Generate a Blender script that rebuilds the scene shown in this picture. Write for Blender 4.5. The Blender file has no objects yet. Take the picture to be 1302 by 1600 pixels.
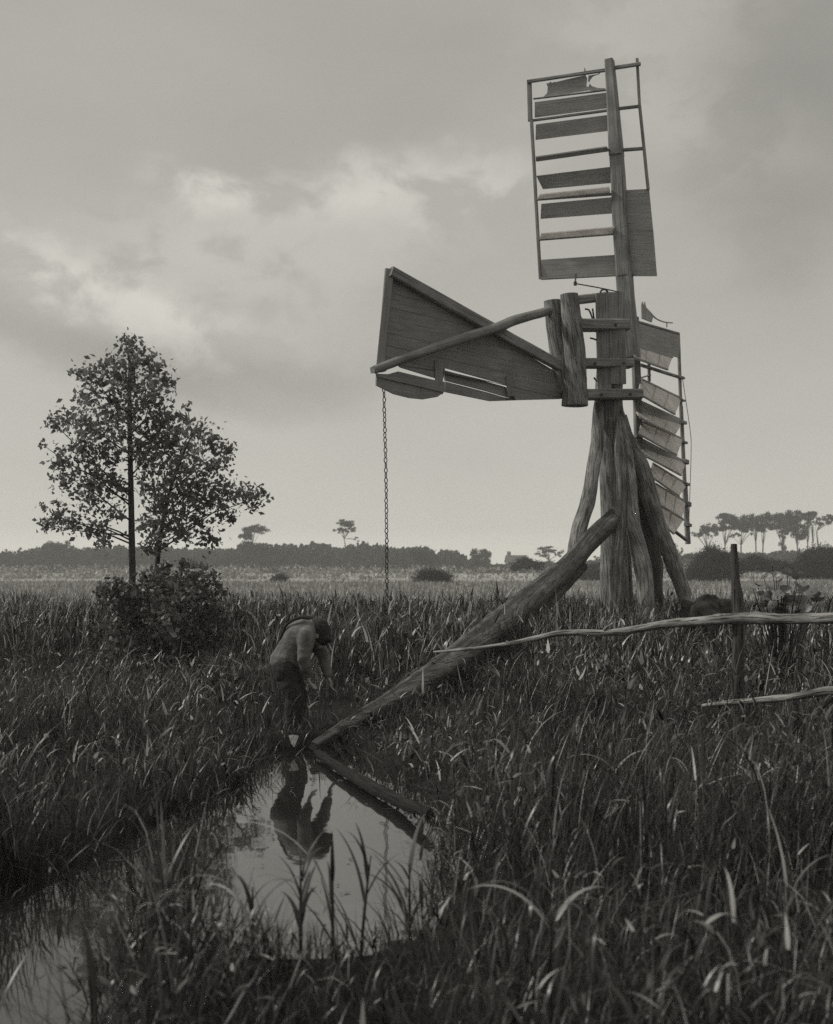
import bpy, math, random
import numpy as np
from mathutils import Vector, noise as mnoise

SC = bpy.context.scene
COL = SC.collection
RAD = math.radians
random.seed(11)
RNG = np.random.default_rng(11)

# ------------------------------------------------------------------ camera
F = 1931.0            # focal length in photo pixels (photo 1302 x 1600)
CX, HY = 651.0, 885.0  # principal column, horizon row
H = 1.6               # eye height above the water
cam_d = bpy.data.cameras.new("camera")
cam_d.sensor_fit = 'VERTICAL'
cam_d.sensor_height = 36.0
cam_d.sensor_width = 36.0
cam_d.lens = 36.0 * F / 1600.0
cam_d.shift_y = (HY - 800.0) / 1600.0
cam_d.clip_start = 0.1
cam_d.clip_end = 6000
cam_d.dof.use_dof = True
cam_d.dof.focus_distance = 15.0
cam_d.dof.aperture_fstop = 3.0
cam = bpy.data.objects.new("camera", cam_d)
COL.objects.link(cam)
cam.location = (0, 0, H)
cam.rotation_euler = (RAD(90), 0, 0)
SC.camera = cam

# ------------------------------------------------------------------ exposure
SC.view_settings.view_transform = 'Standard'
SC.view_settings.look = 'None'
SC.view_settings.gamma = 1
SC.view_settings.exposure = 0.0
SC.cycles.use_denoising = False
SC.cycles.max_bounces = 8
SC.cycles.transparent_max_bounces = 16
SC.cycles.volume_bounces = 2

# ------------------------------------------------------------------ world
SUN_AZ = -84.0   # degrees from the view axis, left is negative
SUN_EL = 40.0
world = bpy.data.worlds.new("World")
SC.world = world
world.use_nodes = True


def build_world():
    nt = world.node_tree
    nt.nodes.clear()
    N, L = nt.nodes.new, nt.links.new

    def math_(op, a, b=None, c=None):
        n = N('ShaderNodeMath'); n.operation = op
        for i, v in enumerate((a, b, c)):
            if v is None:
                continue
            if isinstance(v, (int, float)):
                n.inputs[i].default_value = v
            else:
                L(v, n.inputs[i])
        return n.outputs[0]

    def ramp(v, stops):
        n = N('ShaderNodeValToRGB')
        L(v, n.inputs[0])
        e = n.color_ramp.elements
        while len(e) < len(stops):
            e.new(0.5)
        for k, (p, c) in enumerate(stops):
            e[k].position = p
            e[k].color = (c, c, c, 1)
        return n.outputs[0]

    out = N('ShaderNodeOutputWorld')
    bg = N('ShaderNodeBackground')
    L(bg.outputs[0], out.inputs[0])
    tc = N('ShaderNodeTexCoord')
    gen = tc.outputs['Generated']
    # wispy warp of the direction before the cloud masses are laid out
    nz = N('ShaderNodeTexNoise'); nz.inputs['Scale'].default_value = 5.5
    nz.inputs['Detail'].default_value = 7; nz.inputs['Roughness'].default_value = .6
    mp0 = N('ShaderNodeMapping'); mp0.inputs['Scale'].default_value = (1, 1, 1.7)
    L(gen, mp0.inputs[0]); L(mp0.outputs[0], nz.inputs['Vector'])
    sub = N('ShaderNodeVectorMath'); sub.operation = 'SUBTRACT'
    L(nz.outputs['Color'], sub.inputs[0]); sub.inputs[1].default_value = (.5, .5, .5)
    scl = N('ShaderNodeVectorMath'); scl.operation = 'SCALE'
    L(sub.outputs[0], scl.inputs[0]); scl.inputs['Scale'].default_value = .085
    add = N('ShaderNodeVectorMath'); add.operation = 'ADD'
    L(gen, add.inputs[0]); L(scl.outputs[0], add.inputs[1])
    nzf = N('ShaderNodeTexNoise'); nzf.inputs['Scale'].default_value = 20
    nzf.inputs['Detail'].default_value = 6; nzf.inputs['Roughness'].default_value = .65
    L(gen, nzf.inputs['Vector'])
    subf = N('ShaderNodeVectorMath'); subf.operation = 'SUBTRACT'
    L(nzf.outputs['Color'], subf.inputs[0]); subf.inputs[1].default_value = (.5, .5, .5)
    sclf = N('ShaderNodeVectorMath'); sclf.operation = 'SCALE'
    L(subf.outputs[0], sclf.inputs[0]); sclf.inputs['Scale'].default_value = .035
    addf = N('ShaderNodeVectorMath'); addf.operation = 'ADD'
    L(add.outputs[0], addf.inputs[0]); L(sclf.outputs[0], addf.inputs[1])
    add = addf
    sep = N('ShaderNodeSeparateXYZ'); L(add.outputs[0], sep.inputs[0])
    az = math_('ARCTAN2', sep.outputs[0], sep.outputs[1])
    el = math_('ARCSINE', math_('MINIMUM', math_('MAXIMUM', sep.outputs[2], -.999), .999))
    comb = N('ShaderNodeCombineXYZ')
    L(az, comb.inputs[0]); L(el, comb.inputs[1])
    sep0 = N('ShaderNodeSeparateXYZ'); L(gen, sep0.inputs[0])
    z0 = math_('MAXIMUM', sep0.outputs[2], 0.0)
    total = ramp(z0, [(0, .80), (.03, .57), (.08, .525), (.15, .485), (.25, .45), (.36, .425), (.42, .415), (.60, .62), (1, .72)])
    # cloud masses: bearing and elevation of each, angular size, tilt, strength
    A = lambda px: math.atan2(px - CX, F)
    E = lambda px, py: math.atan2(HY - py, math.hypot(F, px - CX))
    masses = [
        (345, 283, 75, 28, -8, .15), (470, 385, 210, 75, 10, .065), (640, 310, 160, 40, 5, .075),
        (770, 300, 80, 60, 0, .04), (40, 390, 120, 36, -22, .085), (190, 470, 150, 42, -25, .085),
        (330, 500, 120, 36, -8, .05), (250, 350, 120, 46, 0, .04),
        (110, 535, 180, 36, -18, -.085), (360, 595, 180, 42, -3, -.085), (590, 560, 170, 34, 3, -.05),
        (1260, 170, 130, 190, 0, -.10), (1010, 50, 150, 90, 20, .055), (1130, 215, 110, 60, -25, .045),
        (450, 200, 330, 60, 5, -.022), (1250, 420, 120, 110, 0, .02), (1010, 680, 200, 120, 0, .02),
        (1190, 330, 120, 50, -20, -.05), (1180, 560, 160, 150, 0, -.025), (860, 180, 130, 80, 0, .02), (0, 620, 120, 50, 0, .03), (60, 60, 260, 150, 0, .034), (240, 430, 60, 30, -25, .05), (560, 290, 60, 26, 10, .05)]
    k = 1.9
    nb = N('ShaderNodeTexNoise'); nb.inputs['Scale'].default_value = 13
    nb.inputs['Detail'].default_value = 8; nb.inputs['Roughness'].default_value = .58
    nb.inputs['Distortion'].default_value = .35
    mpb = N('ShaderNodeMapping'); mpb.inputs['Scale'].default_value = (1, 1, 1.6)
    L(gen, mpb.inputs[0]); L(mpb.outputs[0], nb.inputs['Vector'])
    mb_ = N('ShaderNodeMapRange'); mb_.interpolation_type = 'SMOOTHSTEP'
    L(nb.outputs['Fac'], mb_.inputs[0])
    mb_.inputs[1].default_value = .40; mb_.inputs[2].default_value = .58
    mb_.inputs[3].default_value = .15; mb_.inputs[4].default_value = 1.45
    billow = mb_.outputs[0]
    for px, py, sx, sy, rot, amp in masses:
        m = N('ShaderNodeMapping'); m.vector_type = 'TEXTURE'
        L(comb.outputs[0], m.inputs[0])
        m.inputs['Location'].default_value = (A(px), E(px, py), 0)
        m.inputs['Rotation'].default_value = (0, 0, RAD(rot))
        m.inputs['Scale'].default_value = (sx * k / F, sy * k / F, 1)
        ln = N('ShaderNodeVectorMath'); ln.operation = 'LENGTH'
        L(m.outputs[0], ln.inputs[0])
        mr = N('ShaderNodeMapRange'); mr.interpolation_type = 'SMOOTHERSTEP'
        L(ln.outputs['Value'], mr.inputs[0])
        mr.inputs[1].default_value = 1.15; mr.inputs[2].default_value = 0
        mr.inputs[3].default_value = 0; mr.inputs[4].default_value = amp
        v = mr.outputs[0]
        if amp > .035:      # the bright heaps break up into billows
            v = math_('MULTIPLY', v, billow)
        total = math_('ADD', total, v)
    # soft general mottling
    n2 = N('ShaderNodeTexNoise'); n2.inputs['Scale'].default_value = 4.0
    n2.inputs['Detail'].default_value = 9; n2.inputs['Roughness'].default_value = .55
    n2.inputs['Distortion'].default_value = .5
    mp2 = N('ShaderNodeMapping'); mp2.inputs['Scale'].default_value = (1, 1, 2.2)
    L(gen, mp2.inputs[0]); L(mp2.outputs[0], n2.inputs['Vector'])
    total = math_('ADD', total, math_('MULTIPLY', math_('SUBTRACT', n2.outputs['Fac'], .5), .11))
    # clear-sky light behind the overcast
    sky = N('ShaderNodeTexSky'); sky.sky_type = 'NISHITA'; sky.sun_disc = False
    sky.sun_elevation = RAD(SUN_EL); sky.sun_rotation = RAD(SUN_AZ)
    bw = N('ShaderNodeRGBToBW'); L(sky.outputs[0], bw.inputs[0])
    skyv = math_('MINIMUM', bw.outputs[0], 8.0)
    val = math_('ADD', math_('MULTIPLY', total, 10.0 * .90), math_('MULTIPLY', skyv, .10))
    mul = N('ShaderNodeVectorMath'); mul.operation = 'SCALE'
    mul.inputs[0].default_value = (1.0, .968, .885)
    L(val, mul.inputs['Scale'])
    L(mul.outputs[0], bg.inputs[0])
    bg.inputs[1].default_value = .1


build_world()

# ------------------------------------------------------------------ sun (veiled by thin cloud)
sl = bpy.data.lights.new("sun", 'SUN')
sl.energy = 2.4
sl.angle = RAD(6)
sl.color = (1, .98, .90)
sun = bpy.data.objects.new("sun", sl)
COL.objects.link(sun)
sd = Vector((math.sin(RAD(SUN_AZ)) * math.cos(RAD(SUN_EL)), math.cos(RAD(SUN_AZ)) * math.cos(RAD(SUN_EL)), math.sin(RAD(SUN_EL))))
sun.rotation_euler = sd.to_track_quat('Z', 'Y').to_euler()
sun.location = sd * 50


# ------------------------------------------------------------------ measuring helpers
def P(px, py, D):
    """point at distance D seen at photo pixel (px, py)"""
    return Vector(((px - CX) / F * D, D, H + (HY - py) / F * D))


def G(px, py, z=0.0):
    """point of the level z seen at photo pixel"""
    D = F * (H - z) / (py - HY)
    return Vector(((px - CX) / F * D, D, z))


# ------------------------------------------------------------------ materials
WARM = (1.0, .978, .95)


def grey(v):
    return (v * WARM[0], v * WARM[1], v * WARM[2], 1)


def new_mat(name):
    m = bpy.data.materials.new(name)
    m.use_nodes = True
    nt = m.node_tree
    b = nt.nodes['Principled BSDF']
    return m, nt, b


def ramp_node(nt, src, stops):
    n = nt.nodes.new('ShaderNodeValToRGB')
    nt.links.new(src, n.inputs[0])
    e = n.color_ramp.elements
    while len(e) < len(stops):
        e.new(0.5)
    for k, (p, c) in enumerate(stops):
        e[k].position = p
        e[k].color = grey(c)
    return n.outputs[0]


def wood_mat(name, lo, hi, scale=(1.6, 26, 26), rough=.8, bump=.35, patch=.5, crack=.3):
    m, nt, b = new_mat(name)
    N, L = nt.nodes.new, nt.links.new
    at = N('ShaderNodeAttribute'); at.attribute_name = 'g'
    mp = N('ShaderNodeMapping'); mp.inputs['Scale'].default_value = scale
    L(at.outputs['Vector'], mp.inputs[0])
    n1 = N('ShaderNodeTexNoise'); n1.inputs['Scale'].default_value = 1
    n1.inputs['Detail'].default_value = 6; n1.inputs['Roughness'].default_value = .65
    L(mp.outputs[0], n1.inputs['Vector'])
    n2 = N('ShaderNodeTexNoise'); n2.inputs['Scale'].default_value = 2.3
    n2.inputs['Detail'].default_value = 4
    L(at.outputs['Vector'], n2.inputs['Vector'])
    mix = N('ShaderNodeMath'); mix.operation = 'MULTIPLY_ADD'
    L(n2.outputs['Fac'], mix.inputs[0]); mix.inputs[1].default_value = patch
    mm = N('ShaderNodeMath'); mm.operation = 'MULTIPLY'
    L(n1.outputs['Fac'], mm.inputs[0]); mm.inputs[1].default_value = 1 - patch
    L(mm.outputs[0], mix.inputs[2])
    col = ramp_node(nt, mix.outputs[0], [(.34, lo), (.5, lo + (hi - lo) * .38), (.68, hi)])
    # long drying cracks and flaked patches
    mpc = N('ShaderNodeMapping'); mpc.inputs['Scale'].default_value = (scale[0] * 1.3, scale[1] * 2.4, scale[2] * 2.4)
    L(at.outputs['Vector'], mpc.inputs[0])
    n3 = N('ShaderNodeTexNoise'); n3.inputs['Scale'].default_value = 1
    n3.inputs['Detail'].default_value = 3
    L(mpc.outputs[0], n3.inputs['Vector'])
    ck = N('ShaderNodeMapRange'); ck.interpolation_type = 'SMOOTHSTEP'
    ck.inputs[1].default_value = .36; ck.inputs[2].default_value = .47
    ck.inputs[3].default_value = crack; ck.inputs[4].default_value = 1.0
    L(n3.outputs['Fac'], ck.inputs[0])
    dk = N('ShaderNodeVectorMath'); dk.operation = 'SCALE'
    L(col, dk.inputs[0]); L(ck.outputs[0], dk.inputs['Scale'])
    L(dk.outputs[0], b.inputs['Base Color'])
    b.inputs['Roughness'].default_value = rough
    b.inputs['Specular IOR Level'].default_value = .3
    bp = N('ShaderNodeBump'); bp.inputs['Strength'].default_value = bump
    bp.inputs['Distance'].default_value = .03
    hs = N('ShaderNodeMath'); hs.operation = 'MULTIPLY_ADD'
    L(n1.outputs['Fac'], hs.inputs[0]); hs.inputs[1].default_value = .5; L(ck.outputs[0], hs.inputs[2])
    L(hs.outputs[0], bp.inputs['Height']); L(bp.outputs[0], b.inputs['Normal'])
    return m


def leaf_mat(name, lo, hi, rough=.5, trans=.35, spec=.4, mid=.4):
    """tone attribute 0..1 picks the albedo between lo and hi"""
    m, nt, b = new_mat(name)
    N, L = nt.nodes.new, nt.links.new
    at = N('ShaderNodeAttribute'); at.attribute_name = 'tone'
    col = ramp_node(nt, at.outputs['Fac'], [(0, lo), (.8, lo + (hi - lo) * mid), (1, hi)])
    L(col, b.inputs['Base Color'])
    b.inputs['Roughness'].default_value = rough
    b.inputs['Specular IOR Level'].default_value = spec
    tr = N('ShaderNodeBsdfTranslucent'); L(col, tr.inputs[0])
    mx = N('ShaderNodeMixShader'); mx.inputs[0].default_value = trans
    L(b.outputs[0], mx.inputs[1]); L(tr.outputs[0], mx.inputs[2])
    L(mx.outputs[0], nt.nodes['Material Output'].inputs[0])
    return m


def plain_mat(name, lo, hi, scale=8, rough=.9, bump=.2, metal=0.0):
    m, nt, b = new_mat(name)
    N, L = nt.nodes.new, nt.links.new
    tc = N('ShaderNodeTexCoord')
    n1 = N('ShaderNodeTexNoise'); n1.inputs['Scale'].default_value = scale
    n1.inputs['Detail'].default_value = 6
    L(tc.outputs['Object'], n1.inputs['Vector'])
    L(ramp_node(nt, n1.outputs['Fac'], [(.3, lo), (.7, hi)]), b.inputs['Base Color'])
    b.inputs['Roughness'].default_value = rough
    b.inputs['Metallic'].default_value = metal
    b.inputs['Specular IOR Level'].default_value = .25
    bp = N('ShaderNodeBump'); bp.inputs['Strength'].default_value = bump
    bp.inputs['Distance'].default_value = .03
    L(n1.outputs['Fac'], bp.inputs['Height']); L(bp.outputs[0], b.inputs['Normal'])
    return m


M = {}
M['board'] = wood_mat('weathered_board', .24, .38, crack=.8)
M['fin_board'] = wood_mat('tarred_board', .17, .27, crack=.78)
M['beam'] = wood_mat('weathered_beam', .12, .32, crack=.6, scale=(1.2, 20, 20))
M['bark'] = wood_mat('bark_timber', .06, .36, crack=.45, scale=(2.2, 17, 17), bump=1.0, patch=.5)
M['old_log'] = wood_mat('old_log', .02, .16, crack=.4, scale=(2.2, 18, 18), bump=.9, patch=.45)
M['dark_post'] = wood_mat('rotten_post', .025, .12, crack=.3, scale=(2.2, 18, 18), bump=1.0)
M['wet_log'] = wood_mat('wet_log', .006, .022, crack=.5, scale=(2.2, 18, 18), bump=1.0, rough=.95)
M['twig'] = wood_mat('young_bark', .02, .07, scale=(4, 20, 20), bump=.5)
M['pole'] = wood_mat('pale_pole', .06, .42, scale=(3, 22, 22), bump=.8)
M['iron'] = plain_mat('rusty_iron', .03, .07, 30, .7)
M['canvas'] = None
M['leaf'] = leaf_mat('tree_leaf', .10, .36, .40, .55, .5)
M['bush'] = leaf_mat('bush_leaf', .05, .32, .45, .4, .5)
M['dock'] = leaf_mat('dock_leaf', .012, .42, .4, .12, .5)
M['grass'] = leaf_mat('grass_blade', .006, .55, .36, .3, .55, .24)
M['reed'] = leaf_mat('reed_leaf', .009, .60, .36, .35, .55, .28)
M['meadow'] = leaf_mat('meadow_grass', .12, .58, .6, .3, .2)
M['far'] = leaf_mat('far_foliage', .025, .085, .8, .2, .1)
M['dark_cloth'] = plain_mat('dark_cloth', .02, .035, 40, .95)
M['shirt'] = plain_mat('worn_shirt', .075, .15, 14, .9, .6)
M['skin'] = plain_mat('skin', .20, .26, 30, .6, .05)
M['rag'] = plain_mat('pale_rag', .45, .6, 20, .9)
M['wall'] = plain_mat('cottage_wall', .12, .18, .8)
M['roof'] = plain_mat('cottage_roof', .05, .08, 1.2)
M['mound'] = plain_mat('dug_earth', .018, .05, 7, 1.0, 1.0)


def canvas_mat():
    m, nt, b = new_mat('old_canvas')
    N, L = nt.nodes.new, nt.links.new
    at = N('ShaderNodeAttribute'); at.attribute_name = 'g'
    n1 = N('ShaderNodeTexNoise'); n1.inputs['Scale'].default_value = 5
    n1.inputs['Detail'].default_value = 6
    L(at.outputs['Vector'], n1.inputs['Vector'])
    col = ramp_node(nt, n1.outputs['Fac'], [(.25, .58), (.7, .78)])
    L(col, b.inputs['Base Color'])
    b.inputs['Roughness'].default_value = .9
    tr = N('ShaderNodeBsdfTranslucent'); L(col, tr.inputs[0])
    mx = N('ShaderNodeMixShader'); mx.inputs[0].default_value = .55
    L(b.outputs[0], mx.inputs[1]); L(tr.outputs[0], mx.inputs[2])
    L(mx.outputs[0], nt.nodes['Material Output'].inputs[0])
    return m


M['canvas'] = canvas_mat()


def ground_mat():
    m, nt, b = new_mat('marsh_ground')
    N, L = nt.nodes.new, nt.links.new
    tc = N('ShaderNodeTexCoord')
    sp = N('ShaderNodeSeparateXYZ'); L(tc.outputs['Object'], sp.inputs[0])
    n1 = N('ShaderNodeTexNoise'); n1.inputs['Scale'].default_value = .06
    n1.inputs['Detail'].default_value = 6
    mp = N('ShaderNodeMapping'); mp.inputs['Scale'].default_value = (.45, 1.6, 1)
    L(tc.outputs['Object'], mp.inputs[0]); L(mp.outputs[0], n1.inputs['Vector'])
    n2 = N('ShaderNodeTexNoise'); n2.inputs['Scale'].default_value = 1.6
    n2.inputs['Detail'].default_value = 8; n2.inputs['Roughness'].default_value = .7
    L(tc.outputs['Object'], n2.inputs['Vector'])
    av = N('ShaderNodeMath'); av.operation = 'MULTIPLY_ADD'
    L(n2.outputs['Fac'], av.inputs[0]); av.inputs[1].default_value = .35
    hf = N('ShaderNodeMath'); hf.operation = 'MULTIPLY'; hf.inputs[1].default_value = .65
    L(n1.outputs['Fac'], hf.inputs[0]); L(hf.outputs[0], av.inputs[2])
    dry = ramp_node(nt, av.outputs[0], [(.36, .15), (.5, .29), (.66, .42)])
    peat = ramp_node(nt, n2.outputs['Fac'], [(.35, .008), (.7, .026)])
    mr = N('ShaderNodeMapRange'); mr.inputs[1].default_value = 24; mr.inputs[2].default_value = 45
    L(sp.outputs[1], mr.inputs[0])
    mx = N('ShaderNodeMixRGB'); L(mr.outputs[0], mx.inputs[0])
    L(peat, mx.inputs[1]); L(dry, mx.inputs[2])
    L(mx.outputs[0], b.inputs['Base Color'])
    b.inputs['Roughness'].default_value = 1
    b.inputs['Specular IOR Level'].default_value = .1
    bp = N('ShaderNodeBump'); bp.inputs['Strength'].default_value = .8; bp.inputs['Distance'].default_value = .1
    L(n2.outputs['Fac'], bp.inputs['Height']); L(bp.outputs[0], b.inputs['Normal'])
    return m


def water_mat():
    m, nt, b = new_mat('ditch_water')
    N, L = nt.nodes.new, nt.links.new
    b.inputs['Base Color'].default_value = grey(.018)
    b.inputs['Roughness'].default_value = .035
    b.inputs['IOR'].default_value = 1.9
    tc = N('ShaderNodeTexCoord')
    n1 = N('ShaderNodeTexNoise'); n1.inputs['Scale'].default_value = 2.2
    n1.inputs['Detail'].default_value = 2
    L(tc.outputs['Object'], n1.inputs['Vector'])
    bp = N('ShaderNodeBump'); bp.inputs['Strength'].default_value = .012; bp.inputs['Distance'].default_value = .2
    L(n1.outputs['Fac'], bp.inputs['Height']); L(bp.outputs[0], b.inputs['Normal'])
    return m


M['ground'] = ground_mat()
M['water'] = water_mat()


# ------------------------------------------------------------------ object helpers
BASE = {}


def tag(o, label=None, cat=None, group=None, kind=None):
    if label: o['label'] = label
    if cat: o['category'] = cat
    if group: o['group'] = group
    if kind: o['kind'] = kind
    return o


def thing(name, loc, label, cat, group=None):
    o = bpy.data.objects.new(name, None)
    COL.objects.link(o)
    o.location = loc
    o.empty_display_size = .2
    BASE[o.name] = Vector(loc)
    return tag(o, label, cat, group)


def link(name, me, mat, parent=None, loc=None):
    o = bpy.data.objects.new(name, me)
    if mat is not None:
        me.materials.append(mat)
    COL.objects.link(o)
    if parent is not None:
        o.parent = parent
        BASE[o.name] = BASE[parent.name]
    else:
        o.location = loc or (0, 0, 0)
        BASE[o.name] = Vector(loc or (0, 0, 0))
    return o


class MB:
    """collects shapes in world space and links them as one mesh object"""

    def __init__(self):
        self.v, self.f, self.g = [], [], []
        self.sm = []

    def raw(self, vs, fs, gs, smooth=False):
        o = len(self.v)
        self.v += [tuple(v) for v in vs]
        self.g += [tuple(g) for g in gs]
        self.f += [tuple(i + o for i in f) for f in fs]
        self.sm += [smooth] * len(fs)

    def slab(self, pts, n, th, along=None):
        """polygon pts (3D) thickened by th along n"""
        n = Vector(n).normalized()
        a = (along or (pts[1] - pts[0])).normalized()
        b = n.cross(a).normalized()
        off = Vector((random.random() * 30, random.random() * 30, random.random() * 30))
        k = len(pts)
        vs = [p - n * th / 2 for p in pts] + [p + n * th / 2 for p in pts]
        fs = [tuple(range(k - 1, -1, -1)), tuple(range(k, 2 * k))]
        fs += [(i, (i + 1) % k, (i + 1) % k + k, i + k) for i in range(k)]
        self.raw(vs, fs, [Vector((p.dot(a), p.dot(b), p.dot(n))) + off for p in vs])

    def bar(self, p, q, w, h, side, taper=1.0):
        """squared bar p-q: w measured along side, h across it, edges chamfered"""
        d = (q - p).normalized()
        s = (side - d * side.dot(d)).normalized()
        t = d.cross(s)
        off = Vector((random.random() * 30, random.random() * 30, random.random() * 30))
        c = min(w, h) * .14
        ring = []
        for (x, y) in ((w / 2, h / 2 - c), (w / 2 - c, h / 2), (-w / 2 + c, h / 2), (-w / 2, h / 2 - c),
                       (-w / 2, -h / 2 + c), (-w / 2 + c, -h / 2), (w / 2 - c, -h / 2), (w / 2, -h / 2 + c)):
            ring.append((x, y))
        L = (q - p).length
        nseg = max(1, int(L / .35))
        vs, gs, fs = [], [], []
        for i in range(nseg + 1):
            u = i / nseg
            k = 1 + (taper - 1) * u
            jx, jy = (random.uniform(-1, 1) * w * .025, random.uniform(-1, 1) * h * .025)
            for (x, y) in ring:
                vs.append(p.lerp(q, u) + s * (x * k + jx) + t * (y * k + jy))
                gs.append(Vector((u * L, x, y)) + off)
        for i in range(nseg):
            for j in range(8):
                a, b2 = i * 8 + j, i * 8 + (j + 1) % 8
                fs.append((a, b2, b2 + 8, a + 8))
        fs.append(tuple(range(7, -1, -1)))
        fs.append(tuple(range(nseg * 8, nseg * 8 + 8)))
        self.raw(vs, fs, gs)

    def tube(self, pts, rads, seg=12, rough=.0, res=.12, cap=True, seed=None, hewn=0):
        """round log along a smooth curve, radius varied by noise"""
        P3, R = smooth_curve(pts, rads, res)
        seed = random.random() * 100 if seed is None else seed
        off = Vector((seed * 3.1, seed, 0))
        vs, gs, fs = [], [], []
        d = (P3[1] - P3[0]).normalized()
        ref = Vector((0, 0, 1)) if abs(d.z) < .9 else Vector((0, 1, 0))
        s = (ref - d * ref.dot(d)).normalized()
        acc = 0.0
        n = len(P3)
        for i in range(n):
            if i:
                acc += (P3[i] - P3[i - 1]).length
            d = (P3[min(i + 1, n - 1)] - P3[max(i - 1, 0)]).normalized()
            s = (s - d * s.dot(d)).normalized()
            t = d.cross(s)
            for j in range(seg):
                a = 2 * math.pi * j / seg
                r = R[i]
                if hewn:      # squared by the axe: flat faces, rounded arrises
                    r /= (abs(math.cos(a + .5)) ** hewn + abs(math.sin(a + .5)) ** hewn) ** (1 / hewn) * 1.06
                if rough:
                    nv = mnoise.noise(Vector((math.cos(a) * 1.3 + seed, math.sin(a) * 1.3, acc / max(.05, R[i] * 4))))
                    nv2 = mnoise.noise(Vector((math.cos(a) * 3 + seed, math.sin(a) * 3 + 9, acc / max(.03, R[i] * 1.2))))
                    r *= 1 + rough * nv + rough * .4 * nv2
                vs.append(P3[i] + s * (math.cos(a) * r) + t * (math.sin(a) * r))
                gs.append(Vector((acc, a * R[i], 0)) + off)
        for i in range(n - 1):
            for j in range(seg):
                a, b2 = i * seg + j, i * seg + (j + 1) % seg
                fs.append((a, b2, b2 + seg, a + seg))
        self.raw(vs, fs, gs, True)
        if cap:
            self.raw([vs[k] for k in range(seg)], [tuple(range(seg - 1, -1, -1))], [gs[k] for k in range(seg)])
            e = (n - 1) * seg
            self.raw([vs[e + k] for k in range(seg)], [tuple(range(seg))], [gs[e + k] for k in range(seg)])

    def build(self, name, mat, parent=None, loc=None):
        base = BASE[parent.name] if parent is not None else Vector(loc or (0, 0, 0))
        me = bpy.data.meshes.new(name)
        me.from_pydata([(v[0] - base.x, v[1] - base.y, v[2] - base.z) for v in self.v], [], self.f)
        at = me.attributes.new('g', 'FLOAT_VECTOR', 'POINT')
        at.data.foreach_set('vector', np.array(self.g, dtype=np.float32).ravel())
        me.polygons.foreach_set('use_smooth', self.sm)
        me.update()
        return link(name, me, mat, parent, loc)


def smooth_curve(pts, rads, res):
    """Catmull-Rom through pts with interpolated radii"""
    pts = [Vector(p) for p in pts]
    n = len(pts)
    OP, OR = [], []
    for i in range(n - 1):
        p0 = pts[i - 1] if i else pts[0] * 2 - pts[1]
        p1, p2 = pts[i], pts[i + 1]
        p3 = pts[i + 2] if i + 2 < n else pts[-1] * 2 - pts[-2]
        k = max(2, int((p2 - p1).length / res))
        for j in range(k):
            t = j / k
            OP.append(.5 * ((2 * p1) + (p2 - p0) * t + (2 * p0 - 5 * p1 + 4 * p2 - p3) * t * t + (3 * p1 - p0 - 3 * p2 + p3) * t ** 3))
            OR.append(rads[i] + (rads[i + 1] - rads[i]) * t)
    OP.append(pts[-1]); OR.append(rads[-1])
    return OP, OR


def np_mesh(name, verts, quads, tris, tone, mat, parent=None, loc=None, smooth=False):
    """big mesh straight from arrays; tone = one value per vertex"""
    me = bpy.data.meshes.new(name)
    verts = np.asarray(verts, dtype=np.float32)
    base = BASE[parent.name] if parent is not None else Vector(loc or (0, 0, 0))
    verts = verts - np.array(base, dtype=np.float32)
    nq, nt_ = len(quads), len(tris)
    me.vertices.add(len(verts))
    me.vertices.foreach_set('co', verts.ravel())
    me.loops.add(nq * 4 + nt_ * 3)
    li = np.concatenate([np.asarray(quads).ravel(), np.asarray(tris).ravel()]).astype(np.int32)
    me.loops.foreach_set('vertex_index', li)
    me.polygons.add(nq + nt_)
    starts = np.concatenate([np.arange(nq) * 4, nq * 4 + np.arange(nt_) * 3]).astype(np.int32)
    me.polygons.foreach_set('loop_start', starts)
    if smooth:
        me.polygons.foreach_set('use_smooth', np.ones(nq + nt_, dtype=bool))
    me.update(calc_edges=True)
    at = me.attributes.new('tone', 'FLOAT', 'POINT')
    at.data.foreach_set('value', np.asarray(tone, dtype=np.float32))
    return link(name, me, mat, parent, loc)


class VNoise:
    def __init__(self, seed, cell):
        self.r = np.random.default_rng(seed).random((256, 256)); self.c = cell

    def __call__(self, x, y):
        u, v = np.asarray(x) / self.c, np.asarray(y) / self.c
        i, j = np.floor(u).astype(int), np.floor(v).astype(int)
        a, b = u - i, v - j
        a, b = a * a * (3 - 2 * a), b * b * (3 - 2 * b)
        g = lambda p, q: self.r[p % 256, q % 256]
        return (g(i, j) * (1 - a) + g(i + 1, j) * a) * (1 - b) + (g(i, j + 1) * (1 - a) + g(i + 1, j + 1) * a) * b


# ------------------------------------------------------------------ terrain
WATER_PX = [(-160, 1450), (20, 1420), (130, 1365), (210, 1325), (330, 1268), (425, 1222), (455, 1178), (505, 1172), (530, 1192), (600, 1226),
            (652, 1268), (690, 1325), (668, 1380), (640, 1415), (590, 1480), (510, 1510), (430, 1510), (355, 1475), (290, 1440), (215, 1440), (150, 1500),
            (115, 1590), (105, 1800), (-200, 1800)]
WPOLY = np.array([[G(px, py).x, G(px, py).y] for px, py in WATER_PX])
N1, N2, N3 = VNoise(1, 1.7), VNoise(2, .45), VNoise(3, 9.0)


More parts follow.
